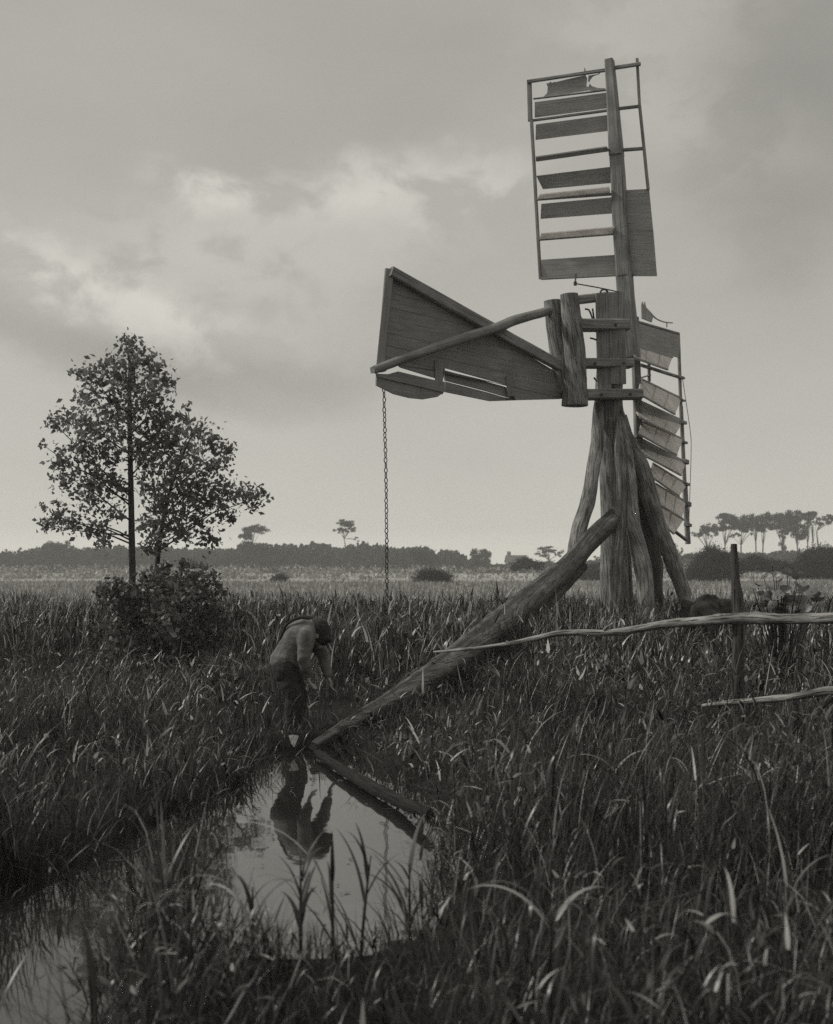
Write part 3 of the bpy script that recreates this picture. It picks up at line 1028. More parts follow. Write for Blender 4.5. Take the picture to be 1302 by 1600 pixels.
def build_grass():
    # --- near marsh grass
    x, y = sample(3.0, 16.5, 800)
    xb, yb = sample(3.2, 6.4, 700)
    x, y = np.concatenate([x, xb]), np.concatenate([y, yb])
    s = sdf(x, y)
    px, py = px_of(x, y), py_of(y)
    clump = NP(x, y) * .6 + NQ(x, y) * .4
    keep = s > .0
    keep &= RNG.random(len(x)) < np.clip(.15 + 2.2 * (clump - .28), .06, 1)
    # thinned grass, dark peat standing for shade: under the strut, before the left reeds
    under = bump2(px, 715, 75) * bump2(y, 13.0, 1.6)
    strip = (px < 470) * bump2(y, 15.4, 1.0)
    keep &= RNG.random(len(x)) > np.clip(under * .8 + strip * .5, 0, .93)
    x, y, s, px, py, clump = [a[keep] for a in (x, y, s, px, py, clump)]
    n = len(x)
    hh = .34 + .30 * np.clip((px - 620) / 250, 0, 1) * np.clip((11 - y) / 4, .3, 1)
    hh = np.where((px > 300) & (px < 680) & (y > 6.5) & (y < 10.6), .25, hh)
    hh = np.where((px < 310) & (y > 5.9) & (y < 11), .52, hh)
    hh = np.where((px < 430) & (y < 5.9), .42, hh)
    hh = np.where((px > 60) & (px < 310) & (y < 5.9), .60, hh)
    hh = np.where((px >= 430) & (px < 660) & (y < 6), .27, hh)
    hh = np.where((px > 1060) & (y > 7.5) & (y < 12), np.minimum(hh, .40), hh)
    hh = np.where((np.abs(px - 1152) < 48) & (y > 9.8) & (y < 11.15), .62, hh)
    hh = hh * (.48 + 1.0 * NH(x, y))
    hh *= np.clip(.55 + s / .35, .5, 1)
    hh *= 1 - .10 * bump2(px, 465, 60) * bump2(y, 11.0, 1.0)
    hh *= 1 - .74 * bump2(px, 565, 85) * bump2(y, 10.8, 1.5)
    hh *= 1 - .35 * bump2(px, 660, 80) * bump2(y, 12.3, 1.2)
    hh *= 1 - .5 * bump2(px, 560, 60) * bump2(y, 9.1, .9)
    hh *= .70 + .6 * NP(x, y)
    L = hh * RNG.lognormal(-.12, .25, n)
    zr = np.where(RNG.random(n) < .5, RNG.random(n) * .6 * hh, 0)
    L = np.clip(np.where(zr > 0, L * .7, L), .08, .62)
    wdt = RNG.lognormal(math.log(.0065), .4, n)
    broad = RNG.random(n) < .13
    wdt = np.where(broad, wdt * np.clip(.9 + y * .2, 1.4, 2.9), wdt)
    L = np.where(broad, np.minimum(L * .72, .26), L)
    lean = np.abs(RNG.normal(.15, .22, n))
    droop = np.abs(RNG.normal(.7, .7, n)) + np.where(RNG.random(n) < .16, 1.5, 0)
    head = RNG.random(n) * 2 * np.pi
    z = ground_z(x, y) - .02 + zr
    blades('marsh_grass', x, y, z, L, wdt, lean, droop, head, tones(n, (clump - .5) * .5 - .04 - .12 * ((px < 620) & (y < 6.3)), .04), M['grass'],  # near left grass toned darker, shade put into its colour
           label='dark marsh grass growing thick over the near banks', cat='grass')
    # short broad leaves scattered through it
    fl = NQ(x * .6 + 9, y * .6) * .5 + NP(x * .7, y * .7 + 5) * .5
    keep = RNG.random(n) < np.clip(.05 + 1.3 * (fl - .42), .03, .6)
    x2, y2, h2, c2 = x[keep], y[keep], hh[keep], clump[keep]
    n2 = len(x2)
    blades('marsh_herbs', x2 + RNG.normal(0, .05, n2), y2 + RNG.normal(0, .05, n2), ground_z(x2, y2) + h2 * RNG.uniform(.25, 1.0, n2),
           RNG.lognormal(math.log(.095), .4, n2) * (.75 + y2 / 20), RNG.lognormal(math.log(.017), .4, n2) * (.45 + y2 / 13), np.abs(RNG.normal(.8, .4, n2)), RNG.normal(.9, .6, n2),
           RNG.random(n2) * 6.283, tones(n2, (c2 - .5) * .4, .20), M['grass'], label='small broad leaved marsh herbs scattered through the near grass', cat='herbs')
    # grass fringe leaning over the far edge of the water
    x, y = sample(4.2, 11, 420)
    s = sdf(x, y); keep = (s > -.02) & (s < .22)
    x, y, s = x[keep], y[keep], s[keep]
    n = len(x)
    e = .03
    gx, gy = (sdf(x + e, y) - s), (sdf(x, y + e) - s)
    head = np.arctan2(-gy, -gx) + RNG.normal(0, .6, n)
    blades('bank_grass', x, y, ground_z(x, y), RNG.uniform(.18, .42, n), RNG.lognormal(math.log(.009), .4, n),
           np.abs(RNG.normal(.3, .2, n)), np.abs(RNG.normal(.9, .5, n)), head, tones(n, 0, .06), M['grass'],
           label='grass fringe hanging over the edge of the ditch', cat='grass')
    # --- reed bed behind
    x, y = sample(12.5, 34, 300)
    px = px_of(x, y)
    front = np.interp(px, [-200, 150, 380, 450, 600, 760, 900, 1302, 1500], [16.4, 17.5, 17.5, 15.4, 14.4, 15.0, 14.6, 15.6, 15.6]) + (NH(x, y) - .5) * 1.6
    back = 26 + (N3(x * 2, y) - .5) * 10
    clump = NP(x, y) * .6 + NQ(x, y) * .4
    keep = (y > front) & (y < back) & (RNG.random(len(x)) < np.clip(.2 + 1.6 * (clump - .2), .1, 1))
    x, y, px, clump, front = [a[keep] for a in (x, y, px, clump, front)]
    n = len(x)
    top = np.interp(px, [-200, 430, 520, 700, 900, 1302], [1.12, 1.08, .98, .92, .95, .95])
    top *= (.78 + .40 * NH(x * 1.3, y * 1.3)) * np.clip(.6 + (y - front) / 3, .6, 1)
    top = np.minimum(top, (1.6 - (44 + 26 * NH(x * 2, y * 2)) * y / F) * np.clip(.72 + (y - front) / 6, .72, 1))
    top *= 1 - .55 * bump2(px, 1108, 55) * (y < 21)
    top *= 1 - .12 * bump2(px, 1225, 60)
    z0 = ground_z(x, y) + top * RNG.random(n) ** .8 * .7
    L = (top - (z0 - .12)) * RNG.lognormal(-.02, .2, n)
    L = np.clip(L, .16, 1.0)
    wdt = RNG.lognormal(math.log(.016), .4, n)
    lean = np.abs(RNG.normal(.15, .18, n))
    droop = np.abs(RNG.normal(.5, .5, n)) + np.where(RNG.random(n) < .12, 1.2, 0)
    head = RNG.random(n) * 2 * np.pi
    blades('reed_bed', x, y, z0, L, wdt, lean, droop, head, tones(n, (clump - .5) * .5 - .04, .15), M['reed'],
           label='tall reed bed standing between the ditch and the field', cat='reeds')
    k = RNG.random(n) < .24  # extra pale leaves in the reed tops, highlights painted as colour
    xr, yr, tr_ = x[k], y[k], top[k]
    nr = len(xr)
    blades('reed_tops', xr + RNG.normal(0, .05, nr), yr, ground_z(xr, yr) + tr_ * RNG.uniform(.55, .93, nr), RNG.lognormal(math.log(.17), .35, nr), RNG.lognormal(math.log(.034), .35, nr),
           np.abs(RNG.normal(.5, .4, nr)), RNG.normal(.8, .7, nr), RNG.random(nr) * 6.283, tones(nr, -.05, .30), M['reed'],
           label='pale broken leaves in the top of the reed bed, with glints put into their colour', cat='reeds')
    # --- rough meadow beyond
    x, y = sample(27, 120, 13, 4)
    clump = N3(x, y * 2.2) * .7 + NH(x, y) * .3
    keep = RNG.random(len(x)) < np.clip(.2 + 1.4 * (clump - .2), .05, 1)
    x, y, clump = x[keep], y[keep], clump[keep]
    n = len(x)
    blades('meadow_grass', x, y, ground_z(x, y) - .02, RNG.lognormal(math.log(.34), .3, n), .02 + y * .0009,
           np.abs(RNG.normal(.2, .2, n)), np.abs(RNG.normal(.6, .5, n)), RNG.random(n) * 6.283, tones(n, (clump - .5) * .5 + .1, .2), M['meadow'],
           label='pale rough meadow grass stretching to the far hedges', cat='grass', rows=3)


build_grass()


# ------------------------------------------------------------------ leaves, trees
def leaf_arrays(c, size, tone, flat=.0, asp=.55, droop=.35):
    """diamond leaves, slightly folded, at points c"""
    n = len(c)
    d = RNG.normal(0, 1, (n, 3)); d[:, 2] -= droop
    d /= np.linalg.norm(d, axis=1, keepdims=True)
    r = RNG.normal(0, 1, (n, 3)); r[:, 2] += flat
    s = np.cross(d, r); s /= np.linalg.norm(s, axis=1, keepdims=True) + 1e-9
    nn = np.cross(d, s)
    sz = np.asarray(size)[:, None]
    base = c - d * sz * .5
    tip = c + d * sz * .5
    l = c + s * sz * asp * .5 + nn * sz * .10 - d * sz * .05
    rr = c - s * sz * asp * .5 + nn * sz * .10 - d * sz * .05
    V = np.stack([base, l, tip, rr], 1).reshape(-1, 3)
    b = np.arange(n) * 4
    T = np.concatenate([np.stack([b, b + 1, b + 2], -1), np.stack([b, b + 2, b + 3], -1)])
    return V, T, np.repeat(tone, 4)


def cloud_pts(center, r3, n, shell=.5, soft=False):
    if soft:
        return np.array(center) + RNG.normal(0, .52, (n, 3)) * np.array(r3)
    p = RNG.normal(0, 1, (n, 3))
    p /= np.linalg.norm(p, axis=1, keepdims=True)
    q = RNG.random(n) ** shell
    return np.array(center) + p * q[:, None] * np.array(r3)


def crown(name, clumps, dens, size, mat, parent, asp=.55, shell=.5, label=None, soft=False):
    """clumps: list of (Vector centre, (rx, ry, rz))"""
    C, Sz, T = [], [], []
    for c, r in clumps:
        n = max(4, int(dens * r[0] * r[2] * 4))
        C.append(cloud_pts(c, r, n, shell, soft))
        Sz.append(size * RNG.lognormal(0, .25, n))
        T.append(np.clip(RNG.normal(.35 + RNG.normal(0, .10), .2, n), 0, .95))
    C, Sz, T = np.concatenate(C), np.concatenate(Sz), np.concatenate(T)
    V, Tr, tn = leaf_arrays(C, Sz, T, .6, asp)
    o = np_mesh(name, V, np.zeros((0, 4), int), Tr, tn, mat, parent)
    if label: o['label'] = label
    return o


def young_tree(name, base_px, top, D, clumps, trunk_pts, trunk_r, dens, leaf, label, cat, dep=.8, limb=True):
    b = P(base_px[0], base_px[1], D); b.z = gz(b.x, b.y)
    t = thing(name, b, label, cat)
    tr = MB()
    pts = [Vector((b.x, b.y, b.z - .1))] + [P(x, y, D) for x, y in trunk_pts]
    tr.tube(pts, trunk_r, 8, .1, .12)
    cl = []
    for (X, Y, r) in clumps:
        px, py = 40 + X / 2.91, 510 + Y / 2.91
        rr = r / 2.91 / F * D
        d = D + random.uniform(-1, 1) * dep * .8
        c = P(px, py, d)
        cl.append((c, (rr * 1.05, rr * 1.15, rr * .9)))
        if limb:
            # limb from the trunk, leaving below the clump
            if random.random() < .35: continue
            zt = max(b.z + 1.7 + random.random() * .3, c.z - abs(c.x - pts[1].x) * random.uniform(.3, .9) - .12)
            k = None
            for i in range(1, len(pts)):
                if pts[i].z >= zt:
                    u = (zt - pts[i - 1].z) / max(1e-6, pts[i].z - pts[i - 1].z)
                    k = pts[i - 1].lerp(pts[i], max(0, min(1, u))); break
            if k is None: k = pts[-1]
            m = k.lerp(c, .55) + Vector((random.uniform(-.08, .08), 0, random.uniform(-.10, .10)))
            tr.tube([k, m, c], [.015, .010, .004], 5, 0, .2)
    tr.build('trunk', M['twig'], t)
    crown('crown', cl, dens, leaf, M['leaf'], t, .62, soft=True)
    return t


MAIN = [(480, 90, 50), (455, 60, 26), (520, 150, 60), (430, 180, 75), (590, 190, 60), (640, 250, 40), (320, 240, 75), (250, 215, 35), (470, 260, 85), (600, 275, 65), (280, 330, 60), (400, 350, 80),
        (560, 340, 80), (195, 420, 62), (130, 440, 40), (300, 450, 90), (430, 460, 70), (560, 460, 70), (660, 420, 55), (75, 535, 22), (260, 560, 90), (380, 570, 80),
        (150, 610, 50), (200, 690, 70), (320, 700, 90), (540, 620, 70), (300, 790, 70), (420, 720, 55), (150, 870, 60), (95, 900, 40), (220, 900, 55), (330, 920, 60),
        (400, 850, 50), (80, 820, 24), (150, 800, 30), (350, 985, 40), (510, 540, 50), (470, 400, 50), (620, 500, 60), (655, 545, 60), (570, 560, 60), (690, 480, 42), (610, 420, 50)]
SECOND = [(740, 370, 22), (720, 420, 35), (780, 470, 55), (850, 520, 60), (900, 570, 50), (930, 560, 30), (740, 560, 60), (655, 640, 85), (760, 660, 90), (860, 640, 60),
          (590, 730, 80), (700, 770, 95), (820, 770, 85), (900, 740, 62), (980, 760, 58), (1035, 790, 55), (1065, 750, 34), (920, 860, 50), (780, 880, 70), (660, 900, 72), (560, 900, 60),
          (600, 985, 50), (720, 950, 50), (840, 965, 50), (620, 820, 70), (560, 1000, 40)]


def build_near_trees():
    D = 18.6
    young_tree('young_tree', (207, 1030), None, D, MAIN, [(207, 900), (205, 780), (203, 660), (203, 560), (204, 540)],
               [.058, .052, .045, .036, .022, .008], 780, .080,
               'taller young tree with a straight bare lower trunk left of the stooping man', 'tree')
    young_tree('young_tree', (246, 1030), None, D + .7, SECOND, [(244, 930), (249, 850), (262, 780), (282, 720), (300, 680)],
               [.05, .045, .038, .03, .022, .01], 780, .080,
               'lower spreading young tree leaning right beside the taller straight one', 'tree', .7)
    # dense bush at their feet
    D = 17.7
    b = P(250, 1060, D); b.z = gz(b.x, b.y)
    t = thing('bush', b, 'dark leafy bush round the foot of the two young trees', 'bush')
    cl = []
    for X, Y, r in [(380, 1200, 55), (420, 1180, 45), (350, 1195, 28), (440, 1260, 60), (500, 1210, 60), (590, 1150, 60), (620, 1120, 45), (690, 1160, 65), (760, 1130, 60), (830, 1160, 50), (870, 1200, 30),
                    (800, 1230, 70), (690, 1260, 90), (580, 1270, 80), (470, 1330, 80), (560, 1380, 90), (680, 1380, 100), (790, 1330, 90), (850, 1300, 50), (420, 1400, 60),
                    (500, 1470, 80), (620, 1490, 90), (740, 1470, 80), (820, 1430, 60), (540, 1560, 70), (680, 1570, 80), (440, 1500, 50), (620, 1180, 60), (760, 1200, 60), (540, 1130, 24), (345, 1260, 30), (330, 1215, 20), (875, 1290, 30), (900, 1350, 35), (905, 1210, 22), (725, 1085, 26), (650, 1080, 22), (890, 1420, 40), (380, 1480, 50), (340, 1400, 40)]:
        rr = r / 2.91 / F * D
        cl.append((P(40 + X / 2.91, 510 + Y / 2.91, D + random.uniform(-.5, .7)), (rr, rr * 1.3, rr * .9)))
    st = MB()
    for k in range(9):
        c = random.choice(cl)[0]
        st.tube([Vector((b.x + random.uniform(-.25, .25), b.y, b.z - .05)), Vector((b.x, b.y, b.z)).lerp(c, .6), c], [.02, .014, .006], 5, 0, .15)
    st.build('stems', M['twig'], t)
    crown('foliage', cl, 1000, .082, M['bush'], t, .7, .6, soft=True)


build_near_trees()


# ------------------------------------------------------------------ far trees and hedges
def far_tree(name, D, base_y, crowns, trunk, label, cat='tree', group=None, mat='far', leaf=None, dens=None, tw=2.8):
    """crowns: px ellipses (x, y, rx, ry); trunk: px polyline from the ground up"""
    bx = trunk[0][0] if trunk else crowns[0][0]
    b = Vector(((bx - CX) / F * D, D, 0)); b.z = gz(b.x, b.y)
    t = thing(name, b, label, cat, group)
    s = D / F
    if trunk:
        tr = MB()
        pts = [Vector((b.x, b.y, b.z - .2))] + [P(x, y, D) for x, y in trunk[1:]]
        n = len(pts)
        tr.tube(pts, [tw * s * (1 - .6 * i / (n - 1)) * .5 for i in range(n)], 7, .1, 1.0)
        for (x, y, rx, ry) in crowns:
            k = pts[-1] if n < 3 else pts[-2]
            for q in range(3):
                e = P(x + random.uniform(-.6, .6) * rx, y + random.uniform(-.2, .5) * ry, D)
                tr.tube([k, k.lerp(e, .5) + Vector((0, 0, .2)), e], [tw * s * .16, tw * s * .11, tw * s * .04], 5, 0, 1.0)
        tr.build('trunk', M['twig'], t)
    cl = []
    for (x, y, rx, ry) in crowns:
        # break each crown into smaller clumps for an uneven outline
        k = max(4, int(rx * ry / (7 if trunk else 5)))
        for _ in range(k):
            a, r = random.uniform(0, 6.28), math.sqrt(random.random()) * .8
            c = P(x + rx * r * math.cos(a), y + ry * r * math.sin(a), D + random.uniform(-1, 1) * rx * s * .7)
            q = random.uniform(.2, .42)
            cl.append((c, (rx * s * q, rx * s * q, max(ry * s * q * 1.1, .25)) if trunk else (rx * s * q * 1.3, rx * s * q * 1.3, ry * s * q * 1.6)))
    lf = leaf or s * 1.9
    crown('crown' if trunk else 'foliage', cl, dens or (4.2 / (lf * lf)), lf, M[mat], t, .8, .55, soft=not trunk)
    return t


def z8(X, Y):
    return (1040 + X / 4.32, 760 + Y / 4.32)


def e8(X, Y, rx, ry):
    return (*z8(X, Y), rx / 4.32, ry / 4.32)


def build_far():
    D = 300
    g = 'pines in the far clump on the right'
    pines = [
        ([(265, 290, 55, 42), (215, 330, 45, 24), (310, 310, 40, 30)], [(285, 530), (285, 430), (268, 310)], 'leftmost low pine of the far clump, nearest the hanging sail'),
        ([(420, 225, 80, 42), (370, 280, 60, 38), (470, 270, 50, 36)], [(400, 520), (402, 400), (410, 260)], 'broad round topped pine second from the left in the far clump'),
        ([(520, 250, 72, 58), (470, 340, 44, 26), (560, 300, 40, 30)], [(510, 520), (510, 400), (515, 270)], 'flat topped pine above the old fence post in the far clump'),
        ([(615, 215, 60, 40), (610, 270, 52, 40)], [(612, 520), (610, 400), (606, 250)], 'slim straight trunked pine left of the bright gap in the far clump'),
        ([(690, 210, 55, 42), (680, 275, 56, 36)], [(655, 520), (658, 410), (672, 250)], 'pine with a leaning trunk in the middle of the far clump'),
        ([(765, 240, 70, 56), (790, 400, 26, 62), (800, 320, 40, 40)], [(795, 520), (792, 400), (775, 260)], 'pine with dark ivy thick on its trunk in the far clump'),
        ([(860, 205, 70, 48), (905, 300, 56, 60), (850, 280, 60, 50)], [(900, 520), (890, 410), (868, 270)], 'tallest spreading pine with a forked trunk in the far clump'),
        ([(965, 195, 60, 40), (950, 250, 40, 30)], [(960, 520), (960, 400), (962, 230)], 'thin crowned tall pine third from the right in the far clump'),
        ([(1000, 250, 30, 26), (985, 215, 30, 24)], [(997, 520), (995, 400), (994, 260)], 'narrow sparse pine second from the right in the far clump'),
        ([(1065, 235, 55, 32), (1110, 225, 60, 30)], [(1035, 520), (1030, 400), (1022, 300), (1050, 250)], 'rightmost pine with a bare curved trunk at the picture edge'),
    ]
    for i, (cr, tr, lab) in enumerate(pines):
        far_tree('pine_tree', D + (i % 3) * 6 - 6, 895, [e8(c[0], c[1] + random.uniform(-8, 8), c[2] * 1.12, c[3] * 1.0) for c in cr], [z8(*p) for p in tr], lab, 'tree', g)
    far_tree('field_tree', 230, 0, [e8(130, 470, 60, 26), e8(100, 430, 30, 20), e8(60, 400, 30, 18)], [z8(118, 560), z8(118, 500), z8(125, 470)], 'small open branched tree between the right leg and the far pines', 'tree')
    # lone trees along the skyline
    far_tree('field_tree', 300, 0, [(540, 818, 18, 7), (532, 828, 12, 6), (558, 843, 7, 4), (548, 826, 10, 8)], [(541, 895), (541, 862), (538, 842), (536, 828)], 'lone thin stemmed tree rising above the treeline left of the chain', 'tree', tw=2.0)
    far_tree('field_tree', 290, 0, [(400, 828, 20, 9), (385, 838, 14, 8)], [(392, 895), (394, 855), (398, 832)], 'flat topped tree seen past the right side of the young trees', 'tree')
    far_tree('field_tree', 280, 0, [(398, 856, 28, 9), (420, 862, 20, 8), (385, 852, 14, 7)], [(400, 895), (400, 870), (400, 858)], 'low wide tree below the flat topped one beside the young trees', 'tree')
    far_tree('field_tree', 290, 0, [(749, 869, 18, 13), (757, 878, 11, 9), (742, 880, 14, 8)], [(752, 895), (752, 884), (750, 872)], 'round domed tree standing alone left of the cottage', 'tree')
    far_tree('field_tree', 300, 0, [(856, 859, 18, 6), (845, 866, 11, 6), (874, 864, 10, 6)], [(857, 895), (858, 876), (857, 862)], 'umbrella shaped tree behind the top of the raking strut', 'tree')
    far_tree('field_tree', 320, 0, [(935, 872, 10, 6), (945, 880, 12, 5)], [(938, 895), (938, 884), (936, 874)], 'small round tree glimpsed between the mill legs', 'tree')
    far_tree('field_tree', 290, 0, [(85, 857, 20, 11), (104, 852, 9, 8), (68, 866, 12, 7)], [(86, 895), (86, 875), (86, 860)], 'pale airy tree behind the far hedge on the left edge', 'tree')
    far_tree('field_tree', 260, 0, [(655, 868, 16, 11), (668, 876, 12, 9)], [(658, 895), (658, 884), (657, 872)], 'rounded tree standing proud of the wood right of the chain', 'tree')
    # cottage
    Dc = 340
    b = P(806, 893, Dc); b.z = gz(b.x, b.y)
    c = thing('cottage', b, 'tiny gabled cottage with a chimney on the far skyline', 'house')
    s = Dc / F
    x0, x1 = P(792, 880, Dc).x, P(822, 880, Dc).x
    ze, zr = P(0, 878, Dc).z, P(0, 868, Dc).z
    w = MB()
    dd = 5.0
    prof = [(x0, 0), (x1, 0), (x1, ze), (x0, ze)]
    w.slab([Vector((x, Dc, max(z, b.z - .1))) for x, z in prof], Vector((0, -1, 0)), dd * 2)
    w.slab([Vector((x0 + .15, Dc - dd + .1, ze)), Vector((x0 + .15, Dc + dd - .1, ze)), Vector((x0 + .15, Dc, zr - .1))], Vector((1, 0, 0)), .3)
    w.slab([Vector((x1 - .15, Dc - dd + .1, ze)), Vector((x1 - .15, Dc + dd - .1, ze)), Vector((x1 - .15, Dc, zr - .1))], Vector((1, 0, 0)), .3)
    w.build('wall', M['wall'], c)
    r = MB()
    for sg in (-1, 1):
        r.slab([Vector((x0 - .3, Dc + sg * (dd + .4), ze - .1)), Vector((x1 + .3, Dc + sg * (dd + .4), ze - .1)), Vector((x1 + .3, Dc, zr)), Vector((x0 - .3, Dc, zr))], Vector((0, sg * .3, 1)), .2)
    rf = r.build('roof', M['roof'], c)
    ch = MB()
    ch.bar(Vector((x0 + .6, Dc, zr - .6)), Vector((x0 + .6, Dc, zr + 1.1)), 1.0, 1.0, Vector((1, 0, 0)))
    ch.build('chimney', M['wall'], rf)
    # separate field bushes
    for D_, cr, lab in [
        (110, [(676, 905, 26, 13), (662, 910, 16, 8), (690, 909, 14, 8)], 'big dark bush in the field right of the chain'),
        (118, [(436, 907, 14, 9), (428, 911, 10, 6)], 'dark bush in the field above the stooping man'),
        (95, [(38, 921, 13, 6), (30, 923, 8, 4)], 'low dark bush in the pale meadow at the left edge'),
        (120, [(1113, 882, 24, 22), (1096, 895, 22, 14), (1134, 889, 20, 20), (1082, 902, 14, 8)], 'dark rounded bush just left of the old fence post'),
        (150, [(822, 880, 18, 8), (840, 884, 14, 6), (806, 886, 12, 5)], 'dark bush hiding the right half of the cottage'),
        (130, [(1290, 879, 34, 19), (1262, 888, 24, 13), (1236, 890, 16, 8), (1320, 886, 20, 14)], 'large grey bush under the pines at the right edge'),
        (130, [(1176, 880, 22, 11), (1208, 884, 22, 8), (1160, 887, 14, 8)], 'low bush between the old fence post and the pines'),
        (140, [(925, 896, 36, 14), (950, 892, 22, 12), (895, 902, 20, 8)], 'broad bush seen between the raking strut and the mill legs')]:
        far_tree('field_bush', D_, 0, cr, None, lab, 'bush')
    # the low wood along the skyline: one mass
    xs = [-400, -120, 0, 30, 60, 90, 110, 150, 200, 300, 360, 420, 440, 455, 470, 485, 500, 515, 530, 555, 580, 600, 620, 640, 658, 668, 680, 700, 716, 728, 745, 765, 800, 870, 900, 1000, 1060, 1120, 1200, 1302, 1700]
    ys = [862, 866, 868, 864, 860, 856, 862, 859, 858, 862, 860, 861, 855, 852, 858, 852, 850, 858, 860, 853, 853, 854, 859, 860, 855, 858, 866, 862, 868, 876, 884, 886, 885, 882, 880, 876, 872, 868, 866, 864, 860]
    n = 52000
    pxs = RNG.uniform(-420, 1720, n)
    Dd = RNG.uniform(285, 330, n)
    nz1, nz2 = VNoise(31, 14), VNoise(32, 4.5)
    topy = np.interp(pxs, xs, ys) - (nz1(pxs, Dd * 3) - .5) * 9 - (nz2(pxs, Dd * 2) - .5) * 5
    f = RNG.random(n) ** .7
    pyv = 897 + (topy - 897) * f
    C = np.stack([(pxs - CX) / F * 300, Dd, H + (HY - pyv) / F * 300], -1)
    C[:, 2] = np.maximum(C[:, 2], .1)
    V, T, tn = leaf_arrays(C, 1.15 * RNG.lognormal(0, .3, n), np.clip(RNG.normal(.4, .2, n), 0, 1), .6, .8)
    tag(np_mesh('far_wood', V, np.zeros((0, 4), int), T, tn, M['far']), 'low dark scrub wood along the whole skyline', 'wood', kind='stuff')
    # nearer rough hedge band in the field
    n = 16000
    pxs = RNG.uniform(-300, 1600, n)
    Dd = 165 + RNG.normal(0, 5, n) + (nz1(pxs, pxs * 0) - .5) * 30
    keep = RNG.random(n) < np.interp(pxs, [-300, 60, 200, 430, 520, 650, 760, 830, 1000, 1302, 1600], [.9, .9, .9, 1, 1, .8, .35, .3, .5, .9, .9])
    pxs, Dd = pxs[keep], Dd[keep]; n = len(pxs)
    C = np.stack([(pxs - CX) / F * 165, Dd, RNG.random(n) ** 1.3 * (1.1 + .9 * nz2(pxs, Dd))], -1)
    V, T, tn = leaf_arrays(C, .42 * RNG.lognormal(0, .3, n), np.clip(RNG.normal(.55, .25, n), 0, 1), .6, .6, -.6)
    tag(np_mesh('reed_band', V, np.zeros((0, 4), int), T, tn, M['meadow']), 'rough grey sedge band across the field before the wood', 'sedge', kind='stuff')


build_far()


# ------------------------------------------------------------------ mound and dock plant by the mill
def build_right_side():
    # dark heap at the foot of the right leg
    D = 20.5
    b = P(1105, 985, D); b.z = gz(b.x, b.y)
    pts = MB()
    vs, fs = [], []
    R, S = 26, 44
    for i in range(R):
        u = i / (R - 1)
        for j in range(S):
            a = 2 * math.pi * j / S
            rx, ry = .52, .6
            rr = math.sin(u * math.pi / 2)
            v = Vector((b.x - .12 + math.cos(a) * rx * rr + .14 * u, b.y + math.sin(a) * ry * rr, b.z + 1.05 * math.cos(u * math.pi / 2) ** .9 - .05))
            nv = mnoise.noise(v * 2.6) * .24 + mnoise.noise(v * 8) * .10 + mnoise.noise(v * 20) * .04
            v += Vector((math.cos(a), math.sin(a), .8)) * nv
            vs.append(v)
    for i in range(R - 1):
        for j in range(S):
            fs.append((i * S + j, (i + 1) * S + j, (i + 1) * S + (j + 1) % S, i * S + (j + 1) % S))
    pts.raw(vs, fs, vs, True)
    tag(pts.build('earth_mound', M['mound'], None, b), 'dark heap of earth at the foot of the right mill leg', 'mound')
    # big leaved dock behind the rail
    D = 14.2
    b = P(1222, 1010, D); b.z = gz(b.x, b.y)
    t = thing('dock_plant', b, 'broad leaved dock plant behind the top rail at the right', 'plant')
    st, lv = MB(), []
    spots = [(720, 530, 10), (745, 590, 22), (825, 565, 24), (890, 600, 32), (665, 605, 26), (760, 640, 28), (700, 680, 30), (620, 660, 24), (640, 720, 26), (690, 740, 34), (760, 740, 34),
             (620, 790, 34), (660, 800, 24), (720, 800, 40), (770, 800, 38), (820, 690, 34), (850, 760, 36), (890, 660, 30), (930, 690, 34), (910, 760, 44), (860, 820, 40), (940, 820, 40), (800, 840, 36),
             (960, 710, 18), (1050, 760, 26), (1030, 800, 24), (990, 830, 28), (700, 850, 30), (760, 860, 30), (900, 850, 40), (590, 690, 18), (840, 620, 20)]
    spots += [(random.gauss(800, 120), random.uniform(690, 900), random.uniform(18, 40)) for _ in range(44)]
    V, Tq, tn = [], [], []
    for (X, Y, r) in spots:
        px, py = z8(X, Y)
        c = P(px, py, D + random.uniform(-.5, .5))
        st.tube([Vector((b.x + random.uniform(-.1, .1), b.y, b.z)), Vector((b.x, b.y, b.z)).lerp(c, .6) + Vector((0, 0, .06)), c], [.007, .006, .004], 5, 0, .12)
        rad = r / 4.32 / F * D * 1.05
        a0 = random.uniform(0, 6.28)
        ax = Vector((math.cos(a0), random.uniform(-.6, .6), random.uniform(-.5, .3))).normalized()
        nn = Vector((random.uniform(-.5, .5), random.uniform(-1.0, .2), random.uniform(.2, 1))).normalized()
        sd_ = ax.cross(nn).normalized(); ax = nn.cross(sd_).normalized()
        o = len(V)
        V.append(c + nn * .0 - nn * rad * .12)
        k = 12
        for i in range(k):
            an = 2 * math.pi * i / k
            e = 1 + .08 * math.sin(3 * an + a0)
            V.append(c + ax * (math.cos(an) * rad * 1.25 * e) + sd_ * (math.sin(an) * rad * .85 * e) + nn * (.18 * rad * math.cos(2 * an)))
        for i in range(k):
            Tq.append((o, o + 1 + i, o + 1 + (i + 1) % k))
        tn += [random.choice([0, .05, .1, .25, .5, .8])] * (k + 1)
    st.build('stems', M['bush'], t)
    np_mesh('leaves', np.array([tuple(v) for v in V]), np.zeros((0, 4), int), np.array(Tq), np.array(tn), M['dock'], t, smooth=True)


build_right_side()


